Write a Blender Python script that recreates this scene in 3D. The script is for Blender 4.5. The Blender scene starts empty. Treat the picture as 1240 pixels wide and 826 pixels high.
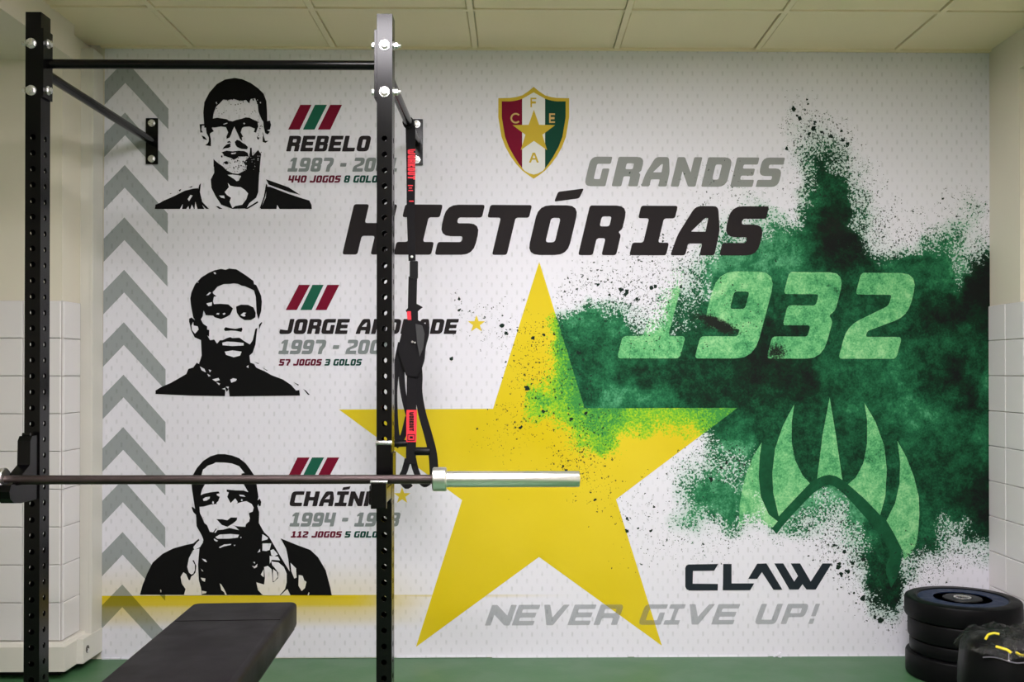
import bpy, bmesh, math, random
from mathutils import Vector, Matrix, Euler
from mathutils.geometry import tessellate_polygon
random.seed(7)
scene = bpy.context.scene
COL = scene.collection
PI = math.pi

# ------------------------------------------------------------ camera
WALL = 4.257            # distance of the mural wall
CAMH = 1.22
YAW, PITCH, LENS = math.radians(0.85), math.radians(0.35), 35.0
cam_data = bpy.data.cameras.new('camera')
cam = bpy.data.objects.new('camera', cam_data); COL.objects.link(cam)
cam_data.lens = LENS; cam_data.sensor_width = 36; cam_data.sensor_fit = 'HORIZONTAL'
cam.location = (0, 0, CAMH)
cam.rotation_euler = (math.radians(90) + PITCH, 0, -YAW)
RM = cam.rotation_euler.to_matrix()
_n = RM.transposed() @ Vector((0, 1, 0))
K = LENS / 36
SX = -((626 - 620) / 1240 - _n.x / -_n.z * K)
SY = (450 - 413) / 1240 + _n.y / -_n.z * K
cam_data.shift_x, cam_data.shift_y = SX, SY
cam_data.clip_start = 0.05
cam_data.dof.use_dof = False
scene.camera = cam

# ------------------------------------------------------------ world, colour management
w = bpy.data.worlds.new('world'); scene.world = w; w.use_nodes = True
w.node_tree.nodes['Background'].inputs[0].default_value = (0.05, 0.05, 0.055, 1)
w.node_tree.nodes['Background'].inputs[1].default_value = 1.0
vs = scene.view_settings
vs.view_transform = 'Standard'; vs.look = 'None'; vs.gamma = 1.0; vs.exposure = 0.0
LAMP_STRENGTH = 43.0
LAMP_COLOR = (1.0, 0.95, 1.0)

def at(px, py, Y=WALL):
    """the point at depth Y seen at photograph pixel (px, py)"""
    d = RM @ Vector((((px - 620) / 1240 + SX) / K, (-(py - 413) / 1240 + SY) / K, -1))
    t = Y / d.y
    return Vector((d.x * t, Y, CAMH + d.z * t))
def ax(px, Y): return at(px, 450, Y).x
def az(py, Y, px=626): return at(px, py, Y).z

# ------------------------------------------------------------ object helpers
def link(name, mesh, mats, parent=None):
    o = bpy.data.objects.new(name, mesh); COL.objects.link(o)
    if mats and not len(mesh.materials):
        for m in (mats if isinstance(mats, (list, tuple)) else [mats]): mesh.materials.append(m)
    if parent is not None: o.parent = parent
    return o
def tomesh(name, bm, smooth=False):
    me = bpy.data.meshes.new(name); bm.normal_update(); bm.to_mesh(me); bm.free()
    if smooth:
        for p in me.polygons: p.use_smooth = True
        me.set_sharp_from_angle(angle=math.radians(35))
    return me
def obj(name, bm, mats, parent=None, smooth=False):
    return link(name, tomesh(name, bm, smooth), mats, parent)
def thing(name, label, cat, loc=(0, 0, 0), group=None):
    o = bpy.data.objects.new(name, None); COL.objects.link(o)
    o.empty_display_size = 0.1; o.location = loc
    o['label'] = label; o['category'] = cat
    if group: o['group'] = group
    return o
def put(o, root):
    """parent o (built in world coordinates) to an Empty that has a location"""
    o.parent = root; o.matrix_parent_inverse = Matrix.Translation(-root.location); return o
def struct(name, bm, mats, smooth=False):
    o = obj(name, bm, mats, None, smooth); o['kind'] = 'structure'; return o
def add_box(bm, lo, hi, bevel=0.0, mat=0, rot=None):
    lo, hi = Vector(lo), Vector(hi)
    c = (lo + hi) / 2; s = hi - lo
    M = Matrix.Translation(c)
    if rot is not None: M = M @ rot.to_4x4()
    M = M @ Matrix.Diagonal((s.x, s.y, s.z, 1))
    t = bmesh.new(); bmesh.ops.create_cube(t, size=1, matrix=M)
    if bevel: bmesh.ops.bevel(t, geom=t.edges[:], offset=bevel, segments=2, profile=0.6, affect='EDGES')
    for f in t.faces: f.material_index = mat
    merge(bm, t)
def merge(bm, t):
    me = bpy.data.meshes.new('tmp'); t.to_mesh(me); t.free(); bm.from_mesh(me); bpy.data.meshes.remove(me)
def add_cyl(bm, a, b, r, r2=None, seg=24, mat=0, caps=True, bevel=0):
    a, b = Vector(a), Vector(b); d = b - a
    t = bmesh.new()
    bmesh.ops.create_cone(t, cap_ends=caps, segments=seg, radius1=r, radius2=r if r2 is None else r2, depth=d.length)
    if bevel:
        es = [e for e in t.edges if any(len(f.verts) > 4 for f in e.link_faces)]
        bmesh.ops.bevel(t, geom=es, offset=bevel, segments=2, profile=0.5, affect='EDGES')
    M = Matrix.Translation((a + b) / 2) @ d.to_track_quat('Z', 'Y').to_matrix().to_4x4()
    bmesh.ops.transform(t, matrix=M, verts=t.verts)
    for f in t.faces: f.material_index = mat
    merge(bm, t)
def add_lathe(bm, prof, c, axis='Z', seg=48, mat=0):
    c = Vector(c); rings = []
    for r, h in prof:
        ring = []
        for i in range(seg):
            a = 2 * PI * i / seg
            if axis == 'Z': p = Vector((r * math.cos(a), r * math.sin(a), h))
            else: p = Vector((h, r * math.cos(a), r * math.sin(a)))
            ring.append(bm.verts.new(c + p))
        rings.append(ring)
    for k in range(len(rings) - 1):
        for i in range(seg):
            j = (i + 1) % seg
            f = bm.faces.new((rings[k][i], rings[k][j], rings[k + 1][j], rings[k + 1][i])); f.material_index = mat
    for ring, fl in ((rings[0], True), (rings[-1], False)):
        f = bm.faces.new(list(reversed(ring)) if fl else ring); f.material_index = mat

# ------------------------------------------------------------ node helpers
def newmat(name):
    m = bpy.data.materials.new(name); m.use_nodes = True
    nt = m.node_tree; b = nt.nodes['Principled BSDF']
    return m, nt, b
class N:
    """short-hand for building shader maths"""
    def __init__(s, nt): s.nt = nt
    def val(s, node, i, v):
        if v is None: return
        if hasattr(v, 'is_output') or isinstance(v, bpy.types.NodeSocket): s.nt.links.new(v, node.inputs[i])
        else:
            try: node.inputs[i].default_value = v
            except Exception: node.inputs[i].default_value = tuple(v) + (1,)
    def m(s, op, a, b=None, c=None, clamp=False):
        n = s.nt.nodes.new('ShaderNodeMath'); n.operation = op; n.use_clamp = clamp
        s.val(n, 0, a); s.val(n, 1, b); s.val(n, 2, c); return n.outputs[0]
    def rng(s, v, a, b, c=0.0, d=1.0, smooth=True):
        n = s.nt.nodes.new('ShaderNodeMapRange'); n.interpolation_type = 'SMOOTHSTEP' if smooth else 'LINEAR'
        s.val(n, 0, v); n.inputs[1].default_value = a; n.inputs[2].default_value = b
        n.inputs[3].default_value = c; n.inputs[4].default_value = d; return n.outputs[0]
    def mix(s, f, a, b, mode='MIX'):
        n = s.nt.nodes.new('ShaderNodeMix'); n.data_type = 'RGBA'; n.blend_type = mode
        s.val(n, 0, f); s.val(n, 6, a); s.val(n, 7, b); return n.outputs[2]
    def ramp(s, v, stops, interp='LINEAR'):
        n = s.nt.nodes.new('ShaderNodeValToRGB'); n.color_ramp.interpolation = interp
        e = n.color_ramp.elements
        while len(e) < len(stops): e.new(0.5)
        for i, (p, c) in enumerate(stops): e[i].position = p; e[i].color = tuple(c) + (1,)
        s.val(n, 0, v); return n.outputs[0]
    def noise(s, vec, scale, detail=2.0, rough=0.5, dist=0.0, color=False):
        n = s.nt.nodes.new('ShaderNodeTexNoise'); s.val(n, 'Vector', vec)
        n.inputs['Scale'].default_value = scale; n.inputs['Detail'].default_value = detail
        n.inputs['Roughness'].default_value = rough; n.inputs['Distortion'].default_value = dist
        return n.outputs['Color' if color else 'Fac']
    def voro(s, vec, scale):
        n = s.nt.nodes.new('ShaderNodeTexVoronoi'); s.val(n, 'Vector', vec); n.inputs['Scale'].default_value = scale
        return n.outputs['Distance'], n.outputs['Color']
    def vec(s, op, a, b=None, sc=None):
        n = s.nt.nodes.new('ShaderNodeVectorMath'); n.operation = op
        s.val(n, 0, a); s.val(n, 1, b)
        if sc is not None: n.inputs['Scale'].default_value = sc
        return n.outputs[0]
    def pos(s): return s.nt.nodes.new('ShaderNodeNewGeometry').outputs['Position']
    def sep(s, v):
        n = s.nt.nodes.new('ShaderNodeSeparateXYZ'); s.val(n, 0, v); return n.outputs
    def bump(s, h, strength, dist=0.002):
        n = s.nt.nodes.new('ShaderNodeBump'); n.inputs['Strength'].default_value = strength
        n.inputs['Distance'].default_value = dist; s.val(n, 'Height', h); return n.outputs[0]
def simple(name, col, rough=0.5, metal=0.0, spec=0.5, noise=0.0, nscale=20, bump=0.0, bscale=200, coat=0.0):
    m, nt, b = newmat(name); n = N(nt)
    b.inputs['Roughness'].default_value = rough; b.inputs['Metallic'].default_value = metal
    b.inputs['Specular IOR Level'].default_value = spec; b.inputs['Coat Weight'].default_value = coat
    b.inputs['Base Color'].default_value = tuple(col) + (1,)
    if noise or bump: P = n.pos()
    if noise:
        f = n.noise(P, nscale, 4)
        c = n.mix(f, [x * (1 - noise) for x in col], [min(1, x * (1 + noise)) for x in col])
        nt.links.new(c, b.inputs['Base Color'])
        nt.links.new(n.rng(f, 0.3, 0.7, max(0, rough - 0.06), rough + 0.06), b.inputs['Roughness'])
    if bump: nt.links.new(n.bump(n.noise(P, bscale, 3), bump), b.inputs['Normal'])
    return m

M_plaster = simple('cream_plaster', (0.66, 0.615, 0.51), 0.6, noise=0.05, nscale=3, bump=0.15, bscale=120)
M_tile = simple('white_glazed_tile', (0.68, 0.655, 0.655), 0.34)
M_grout = simple('grout', (0.36, 0.33, 0.31), 0.8)
M_skirt = simple('cream_painted_skirting', (0.62, 0.60, 0.54), 0.4, noise=0.05, nscale=8)
M_ceiltile = simple('mineral_ceiling_tile', (0.86, 0.74, 0.52), 0.8, noise=0.03, nscale=5, bump=0.4, bscale=260)
M_tbar = simple('painted_ceiling_grid', (0.84, 0.73, 0.51), 0.5)
M_floor = simple('green_rubber_floor', (0.047, 0.128, 0.052), 0.45, noise=0.15, nscale=5, bump=0.2, bscale=90)
M_black = simple('black_powder_coat', (0.002, 0.0018, 0.002), 0.22, spec=0.24)
M_blackdull = simple('black_plastic', (0.003, 0.003, 0.0035), 0.45, spec=0.2)
M_zinc = simple('zinc_plated_steel', (0.80, 0.79, 0.78), 0.3, metal=0.9, noise=0.08, nscale=90)
M_chrome = simple('satin_chrome', (0.78, 0.78, 0.76), 0.3, metal=1.0)
M_shaft = simple('bronze_oxide_steel', (0.075, 0.055, 0.054), 0.36, metal=0.85, noise=0.25, nscale=35, bump=0.5, bscale=900)
M_web = simple('black_nylon_webbing', (0.007, 0.006, 0.0075), 0.75, spec=0.2, bump=0.5, bscale=800)
M_red = simple('red_woven_print', (0.78, 0.03, 0.05), 0.7)
M_pad = simple('black_bench_vinyl', (0.006, 0.0048, 0.0055), 0.5, spec=0.10, noise=0.1, nscale=6, bump=0.12, bscale=300)
M_rubber = simple('black_bumper_rubber', (0.0025, 0.0025, 0.003), 0.45, spec=0.12, noise=0.1, nscale=14, bump=0.1, bscale=200)
M_blue = simple('blue_plate_ring', (0.003, 0.013, 0.045), 0.45, spec=0.15, noise=0.3, nscale=40)
M_yellow = simple('yellow_print', (0.70, 0.58, 0.02), 0.4, noise=0.3, nscale=60)
m, nt, b = newmat('lamp_diffuser')
b.inputs['Emission Color'].default_value = LAMP_COLOR + (1,); b.inputs['Emission Strength'].default_value = LAMP_STRENGTH
b.inputs['Base Color'].default_value = (0.8, 0.8, 0.8, 1); M_lamp = m
m, nt, b = newmat('clear_film')
b.inputs['Base Color'].default_value = (0.02, 0.02, 0.02, 1); b.inputs['Roughness'].default_value = 0.10
b.inputs['Alpha'].default_value = 0.30; b.inputs['IOR'].default_value = 1.5; b.inputs['Specular IOR Level'].default_value = 1.0
n_ = N(nt); nt.links.new(n_.bump(n_.noise(n_.pos(), 40, 3, 0.6, 1.0), 0.9, 0.01), b.inputs['Normal'])
M_film = m

# ------------------------------------------------------------ the printed vinyl: shaders
PX = 283.3      # photograph pixels per metre on the mural
def vinyl(n):
    """white print with rows of little dashes and the yellow band near the bottom"""
    P = n.pos(); x, y, z = n.sep(P)
    X = n.m('MULTIPLY', x, PX); Z = n.m('MULTIPLY', z, PX)
    def lattice(ox, oz):
        u = n.m('ABSOLUTE', n.m('MULTIPLY', n.m('SUBTRACT', n.m('FRACT', n.m('ADD', n.m('DIVIDE', X, 12.2), ox)), 0.5), 12.2))
        v = n.m('ABSOLUTE', n.m('MULTIPLY', n.m('SUBTRACT', n.m('FRACT', n.m('ADD', n.m('DIVIDE', Z, 18.4), oz)), 0.5), 18.4))
        return n.m('MULTIPLY', n.rng(u, 0.5, 1.7, 1, 0), n.rng(v, 1.6, 3.8, 1, 0))
    d = n.m('MAXIMUM', lattice(100.0, 100.0), lattice(100.5, 100.5))
    d = n.m('MULTIPLY', d, n.rng(n.noise(P, 30, 1), 0.3, 0.7, 0.3, 1.0))
    c = n.mix(n.m('MULTIPLY', d, 0.36), (0.70, 0.69, 0.745, 1), (0.36, 0.375, 0.375, 1))
    zt = at(300, 721).z; zb = at(300, 762).z
    down = n.ramp(n.rng(z, zb, zt, smooth=False), [(0, (0,) * 3), (0.10, (0.12,) * 3), (0.3, (0.45,) * 3), (0.62, (0.72,) * 3), (0.72, (0.95,) * 3), (1.0, (1,) * 3)])
    down = n.m('MULTIPLY', down, n.m('LESS_THAN', z, zt))
    up = n.m('MULTIPLY', n.m('GREATER_THAN', z, zt), n.rng(z, zt, at(300, 672).z, 0.30, 0.0))
    xf = n.rng(x, at(420, 721).x, at(560, 721).x, 1, 0)
    line = n.m('MULTIPLY', n.rng(z, at(300, 726).z, at(300, 722).z, 0, 1), n.m('LESS_THAN', z, zt))
    line = n.m('MULTIPLY', line, n.rng(x, at(520, 721).x, at(700, 721).x, 0.6, 0))
    a = n.m('MAXIMUM', n.m('MULTIPLY', n.m('ADD', down, up), xf), line, clamp=True)
    return n.mix(a, c, (0.58, 0.44, 0.006, 1)), P
def powder_fields(n, P):
    """C coverage, T tone, F fleck density, S soot: painted per vertex; noise breaks them up"""
    at_ = n.nt.nodes.new('ShaderNodeAttribute'); at_.attribute_name = 'powder'
    C, T, F = n.sep(at_.outputs['Color']); S = at_.outputs['Alpha']
    big = n.m('SUBTRACT', n.noise(P, 6.5, 6, 0.62, 0.6), 0.5)
    mid = n.m('SUBTRACT', n.noise(P, 24, 5, 0.65, 0.4), 0.5)
    gr = n.m('SUBTRACT', n.noise(P, 130, 2, 0.6), 0.5)
    return C, T, F, S, big, mid, gr
def flecks(n, P, F):
    warp = n.vec('ADD', P, n.vec('SCALE', n.vec('SUBTRACT', n.noise(P, 150, 2, color=True), (0.5, 0.5, 0.5)), sc=0.016))
    masks = []
    for sc, pw, k, rad in ((118, 1.0, 1.15, 0.36), (64, 1.25, 1.15, 0.36), (36, 1.9, 0.26, 0.28)):
        d, c = n.voro(warp, sc); r_, g_, b_ = n.sep(c)
        sel = n.m('LESS_THAN', r_, n.m('MULTIPLY', n.m('POWER', n.m('MAXIMUM', F, 0.0), pw), k))
        rr = n.m('MULTIPLY', n.m('ADD', n.m('MULTIPLY', g_, 0.8), 0.35), rad)
        masks.append(n.m('MULTIPLY', sel, n.m('LESS_THAN', d, rr)))
    return n.m('MAXIMUM', n.m('MAXIMUM', masks[0], masks[1]), masks[2])
GREENS = [(0.0, (0.30, 0.56, 0.37)), (0.2, (0.085, 0.32, 0.155)), (0.4, (0.020, 0.15, 0.062)), (0.6, (0.009, 0.075, 0.030)), (0.8, (0.005, 0.026, 0.012)), (1.0, (0.007, 0.009, 0.008))]
LIGHTS = [(0.0, (0.30, 0.60, 0.28)), (0.35, (0.155, 0.46, 0.185)), (0.6, (0.085, 0.34, 0.13)), (0.85, (0.04, 0.21, 0.08)), (1.0, (0.02, 0.10, 0.04))]
def print_mat(name, kind, col=None, alpha=None):
    m, nt, b = newmat(name); n = N(nt)
    b.inputs['Roughness'].default_value = 0.7; b.inputs['Specular IOR Level'].default_value = 0.1
    if kind == 'flat':
        P = n.pos(); c = n.mix(n.noise(P, 8, 3), [x * 0.93 for x in col], [min(1, x * 1.07) for x in col])
        if alpha is not None: b.inputs['Alpha'].default_value = alpha
    elif kind == 'vinyl':
        c, P = vinyl(n)
    elif kind == 'tinted':
        c, P = vinyl(n); c = n.mix(1.0, c, tuple(col) + (1,), 'MULTIPLY')
    else:
        base, P = vinyl(n)
        C, T, F, S, big, mid, gr = powder_fields(n, P)
        def add(a, *bs):
            for b_, k in bs: a = n.m('ADD', a, n.m('MULTIPLY', b_, k))
            return a
        live = n.m('GREATER_THAN', C, 0.02)
        cov = add(C, (big, 0.45), (mid, 0.55), (gr, 2.3))
        cov = n.m('ADD', cov, n.rng(C, 0.72, 0.98, 0.0, 0.75))
        tone = add(T, (big, 0.6), (mid, 0.75), (gr, 0.45))
        if kind == 'powder':
            a = n.m('MULTIPLY', n.rng(cov, 0.42, 0.62), live)
            c = n.mix(a, base, n.ramp(tone, GREENS))
            haze = n.m('MULTIPLY', n.rng(C, 0.05, 0.6), 0.5)
            c = n.mix(n.m('MULTIPLY', n.m('SUBTRACT', 1.0, a), haze), c, (0.25, 0.46, 0.33, 1))
        elif kind == 'star':
            yel = n.ramp(n.noise(P, 2.0, 2), [(0.3, (0.60, 0.46, 0.008)), (0.7, (0.67, 0.52, 0.025))])
            v = add(C, (big, 0.4), (mid, 0.75), (gr, 1.3))
            g = n.ramp(v, [(0.0, (0.30, 0.52, 0.02)), (0.5, (0.28, 0.52, 0.02)), (0.72, (0.13, 0.40, 0.03)), (0.95, (0.045, 0.24, 0.05))])
            c = n.mix(n.m('MULTIPLY', n.rng(v, 0.28, 0.50), live), yel, g)
        elif kind == 'light':
            cov = add(C, (big, 0.45), (mid, 0.5), (gr, 1.3))
            a = n.m('MULTIPLY', n.rng(cov, 0.22, 0.55), live)
            lt = add(n.m('ADD', n.m('MULTIPLY', T, 0.45), 0.16), (big, 1.6), (mid, 1.5), (gr, 1.1))
            c = n.mix(a, base, n.ramp(lt, LIGHTS))
        elif kind == 'dark':
            a = n.rng(add(0.8, (gr, 0.5), (mid, 0.4)), 0.3, 0.6)
            c = n.mix(a, base, n.ramp(add(0.62, (big, 0.4), (mid, 0.3)), GREENS))
        elif kind == 'grey':
            c = n.mix(n.rng(cov, 0.35, 0.7, 0.0, 0.35), tuple(col) + (1,), (0.12, 0.25, 0.15, 1))
        if kind != 'dark':
            soot = n.rng(n.m('ADD', S, n.m('MULTIPLY', n.m('ADD', n.m('MULTIPLY', mid, 0.7), gr), 0.7)), 0.40, 0.75)
            soot = n.m('MULTIPLY', soot, n.m('GREATER_THAN', S, 0.02))
            c = n.mix(soot, c, (0.012, 0.016, 0.012, 1))
        fl = flecks(n, P, F)
        c = n.mix(n.m('MULTIPLY', fl, 0.93), c, (0.012, 0.028, 0.018, 1))
    nt.links.new(c, b.inputs['Base Color'])
    return m
V_vinyl = print_mat('printed_vinyl', 'powder')
V_white = print_mat('white_print', 'vinyl')
V_chev = print_mat('grey_green_print', 'tinted', (0.42, 0.46, 0.43))
V_star = print_mat('yellow_star_print', 'star')
V_light = print_mat('pale_green_print', 'light')
V_dark = print_mat('dark_green_print', 'dark')
V_black = print_mat('black_print', 'flat', (0.019, 0.0155, 0.0165))
V_ink = print_mat('portrait_ink', 'flat', (0.004, 0.004, 0.004))
V_grey = print_mat('grey_print', 'grey', (0.235, 0.245, 0.235))
V_years = print_mat('slate_grey_print', 'flat', (0.20, 0.225, 0.225))
V_slog = print_mat('pale_grey_print', 'flat', (0.16, 0.20, 0.20), 0.36)
V_red = print_mat('crimson_print', 'flat', (0.12, 0.012, 0.03))
V_green = print_mat('bottle_green_print', 'flat', (0.012, 0.10, 0.06))
V_dkred = print_mat('dark_red_print', 'flat', (0.16, 0.005, 0.022))
V_dkgreen = print_mat('teal_print', 'flat', (0.008, 0.055, 0.04))
V_gold = print_mat('gold_print', 'flat', (0.50, 0.36, 0.035))
V_shwhite = print_mat('shield_white_print', 'flat', (0.66, 0.66, 0.64))
V_shgreen = print_mat('shield_green_print', 'flat', (0.006, 0.05, 0.03))
V_claw = print_mat('slate_black_print', 'flat', (0.016, 0.022, 0.028))

# ------------------------------------------------------------ powder maps (20 px lattice: x 520-1200, y 120-760)
def grid(spec):
    g = [[0.0] * 35 for _ in range(33)]
    for line in spec.strip().splitlines():
        y, rest = line.split('|'); j = (int(y) - 120) // 20
        for tok in rest.split():
            r, v = tok.split(':'); a, _, b_ = r.partition('-'); b_ = b_ or a
            for x in range(int(a), int(b_) + 1, 20): g[j][(x - 520) // 20] = int(v) / 9
    return g
GC = grid('''
140|960-1000:1
160|960:2 980-1000:3 1020:1
180|960:2 980:4 1000:5 1020:3
200|960:2 980:5 1000:7 1020:5 1040:2
220|880-900:1 980:6 1000:8 1020:7 1040:3 1060:1
240|900:2 920:1 980:7 1000:9 1020:9 1040:4 1060:1 1180:1
260|860-880:2 900:2 920:4 940:4 960:1 980-1020:9 1040:5 1060:2 1160:1 1180:3
280|860:4 880:3 900:3 920:5 940:7 960:6 980-1020:9 1040:5 1060:2 1080:1 1120:1 1140:3 1160:5 1180:2 1200:1
300|840:2 860:4 880:6 900:7 920:8 940-1020:9 1040:7 1060:3 1080:2 1100:3 1120:6 1140:7 1160:5 1180:3 1200:2
320|820:1 840:3 860:7 880:8 900-1040:9 1060:7 1080:7 1100-1140:9 1160:5 1180:8 1200:9
340|820:3 840:5 860:6 880-1140:9 1160:6 1180-1200:9
360|800:3 820:7 840:6 860:6 880:8 900-1200:9
380|680:6 700-720:8 740:6 760:3 780:2 800:3 820:7 840:7 860-1200:9
400|660:1 680:8 700-740:9 760:7 780:4 800:4 820:6 840:7 860-1200:9
420|660:2 680:8 700-1200:9
440|660:2 680:8 700-1200:9
460|660:3 680:8 700-1200:9
480|640:5 660:7 680:7 700-1200:9
500|640:4 660:6 680:5 700:7 720:8 740:8 760:6 780-820:5 840:6 860:7 880-1200:9
520|680:2 700:5 720:8 740:7 760:5 780-800:4 820:3 840:4 860:7 880-1200:9
540|680:1 700:5 720:7 740:4 760:1 840:1 860:6 880:7 900:7 920:7 940-1200:9
560|700:2 720:2 820:2 840:3 860:5 880:5 900:6 920:7 940-1200:9
580|820:2 840:4 860:7 880:6 900:6 920:8 940-1200:9
600|820:3 840:6 860:8 880:8 900:7 920:5 940-960:9 980:7 1000:6 1020:8 1040-1200:9
620|820:3 840:7 860:7 880:8 900:7 920:5 940:7 960:7 980:5 1000:4 1020:5 1040-1120:9 1140:7 1160:8 1180-1200:9
640|820:3 840:5 860:2 880:6 900:3 920:2 940:5 960:6 980:3 1000:2 1020:4 1040:6 1060-1120:9 1140:5 1160:5 1180:7 1200:9
660|820-860:1 940:1 1000:1 1020:3 1040:5 1060:7 1080-1100:8 1120:8 1140:3 1160:3 1180:3 1200:5
680|1040:3 1060:8 1080:9 1100:4 1120:4 1140:2 1160:1 1180-1200:2
700|1040:2 1060-1080:9 1100:4 1120:1
720|1060:7 1080:8 1100:1
740|1060:4 1080:6''')
GT = grid('''
120|520-1200:4
140|520-1200:4
160|520-1200:4 980-1020:5
180|520-1200:4 980-1020:5
200|520-1200:4 980:4 1000-1020:6
220|520-1200:3 960-1060:4 980-1020:6
240|520-1200:3 960-1060:4 980:5 1000:6 1020:7
260|520-1200:3 980:6 1000-1020:8 1040:5
280|520-1200:3 980:6 1000-1020:9 1040:5 1060-1100:4
300|520-1200:3 980:5 1000-1020:9 1040:7 1060-1080:5 1100-1140:4 1160-1200:3
320|520-860:3 880-960:3 980:5 1000:7 1020-1040:8 1060:5 1080:4 1100-1120:6 1140:4 1160:2 1180-1200:9
340|520-860:3 820-840:4 880-980:5 1000-1040:6 1060-1080:6 1100:5 1120:5 1140:4 1160:3 1180-1200:9
360|520-800:3 820-840:5 860:4 880-1000:6 1020-1080:6 1100:5 1120-1140:6 1160:8 1180-1200:9
380|520-800:4 820-840:5 860-880:5 900-1000:6 1020-1080:6 1100:7 1120:8 1140-1180:9 1200:8
400|520-800:4 820-880:5 900:6 920-960:8 980-1080:6 1100-1120:7 1140-1200:7
420|520-800:5 820:5 840-880:6 900-960:8 980-1080:6 1100:5 1120-1200:6
440|520-740:5 760:6 780:7 800-820:6 840-900:7 920-980:8 1000:6 1020-1060:5 1080:4 1100:5 1120-1140:7 1160:9 1180:7 1200:6
460|520-700:5 720-740:5 760-800:7 820-900:7 920-980:8 1000-1060:5 1080-1100:5 1120:7 1140:8 1160:9 1180:7 1200:4
480|520-720:5 740-780:3 800:4 820:5 840-980:7 1000-1020:6 1040-1080:5 1100:4 1120-1160:6 1180:9 1200:6
500|520-800:4 820:5 840-1000:6 1020:5 1040:5 1060:6 1080:5 1100-1120:4 1140:5 1160:6 1180-1200:6
520|520-800:4 820:5 840-880:5 900:4 920-1020:6 1040-1080:6 1100-1180:5 1200:5
540|520-860:4 880-900:2 920-1020:6 1040-1080:6 1100-1180:5 1200:5
560|520-900:3 920:5 940-1000:6 1020-1040:6 1060-1080:6 1100-1180:6 1200:6
580|520-900:3 920-940:5 960-1080:6 1100-1140:6 1160:6 1180:7 1200:8
600|520-900:3 920:3 940:4 960:3 980-1020:2 1040-1080:5 1100:6 1120:6 1140:6 1160:8 1180-1200:9
620|520-900:3 920:1 940-1040:3 1060-1080:6 1100-1120:6 1140:5 1160:6 1180:8 1200:9
640|520-900:3 920-1040:3 1060-1080:6 1100:6 1120:5 1140-1160:4 1180:6 1200:8
660|520-1040:3 1060:4 1080:6 1100-1120:5 1140-1200:4
680|520-1200:4 1060-1080:7 1120:5
700|520-1200:4 1060-1080:7
720|520-1200:5 1060-1080:8
740|520-1200:5 1060-1080:7
760|520-1200:5''')
GF = grid('''
120|960:2 980:1
140|960:4 980:3 1000:1
160|960:3 980:6 1000:5 1020:4
180|960:3 980:6 1000:7 1020:6 1040:2
200|860-900:1 960:3 980:6 1000:8 1020:8 1040:4 1060:1
220|780-900:1 960:2 980:6 1000:8 1020:8 1040:6 1060:2
240|860-900:2 960:2 980:4 1000:6 1020:7 1040:7 1060:4 1080:1 1140-1160:2 1180:2 1200:1
260|740-860:1 960:1 980:2 1040:8 1060:6 1080:4 1100:2 1120-1200:2
280|780-840:2 960:2 1040:8 1060:7 1080:6 1100:4 1120:3 1140:3 1160:1 1180-1200:3
300|740:1 760-820:3 840:3 940-960:2 1040:7 1060:7 1080:6 1100:4 1120:3 1180:3 1200:3
320|700:1 720:2 740:2 760-780:4 800:5 820:6 840:5 860:3 940:2 1060-1080:3 1160:4
340|680:1 700-720:5 740:5 760-780:6 800:7 820:7 840:4 880-900:1 1160:5
360|560:1 600:1 680:3 700-720:5 740:6 760:7 780:8 800:8 820:6 840:3 880:3
380|560:1 580-600:2 620-640:1 680:5 700:3 720:2 740:6 760:8 780:8 800:7 840-860:2 900:4 920-960:2
400|560:1 580:2 600:3 620:3 640:3 660:4 680:5 700:3 760:3 780:6 800:5 820:3 900:4
420|580:1 600:2 620:2 640:4 660:4 680:4 700:3 720-820:2 860:2 940:3
440|620:3 640:4 660:5 680:4 700-720:2
460|620:2 640:4 660:5 680:4 700-720:3
480|620:2 640:5 660:5 680:4 700-720:3
500|600:1 620:4 640:5 660:3 680:3 700:2 720:4 740:4
520|580:1 600:2 620:4 640:3 660:1 680:3 700:5 720:6 740:3 780-800:1 860-880:2
540|580:1 600:2 620:3 640:1 680:4 700:6 720:5 740:1 840:2 860:5 880:5 900:3
560|620:1 680:4 700:5 720:4 740:2 820:2 840:3 860:6 880:7 900:4
580|660:1 680:3 700:5 720:4 740:2 780-820:1 840:3 860:5 880:5 900:2
600|620:1 700:3 720:2 740:2 760-840:1 860:3 980:3 1000:4 1020:4
620|720:1 740:1 760-800:2 820:1 980:5 1000:6 1020:5 1140:4 1160:2
640|760-800:1 820:1 840-900:2 960:2 980:6 1000:7 1020:6 1040:5 1140-1160:6 1180:5
660|780:1 800-880:2 900:1 980:4 1000:7 1020:8 1040:6 1060:3 1100-1140:6 1160:6 1180:5 1200:5
680|760-820:1 880:1 980:1 1000:5 1020:6 1040:7 1060:4 1100:6 1120:6 1140:6 1160:4 1180:4 1200:4
700|1020:3 1040:6 1060:5 1080:3 1100:6 1120:5 1140:4
720|1040:5 1060:6 1080:3 1100:6 1120:3
740|1040:2 1060:6 1080:7 1100:3
760|1060:1 1080:1''')
SOOT = [(868, 392, 30, 8, 0.42, 1.0), (905, 405, 16, 8, 0.3, 0.45), (940, 428, 16, 16, 0, 0.75), (845, 378, 12, 6, 0.2, 0.5),
        (1010, 275, 30, 26, 0.3, 0.55), (790, 452, 26, 7, 0, 0.45), (860, 455, 26, 6, 0, 0.45)]
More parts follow.
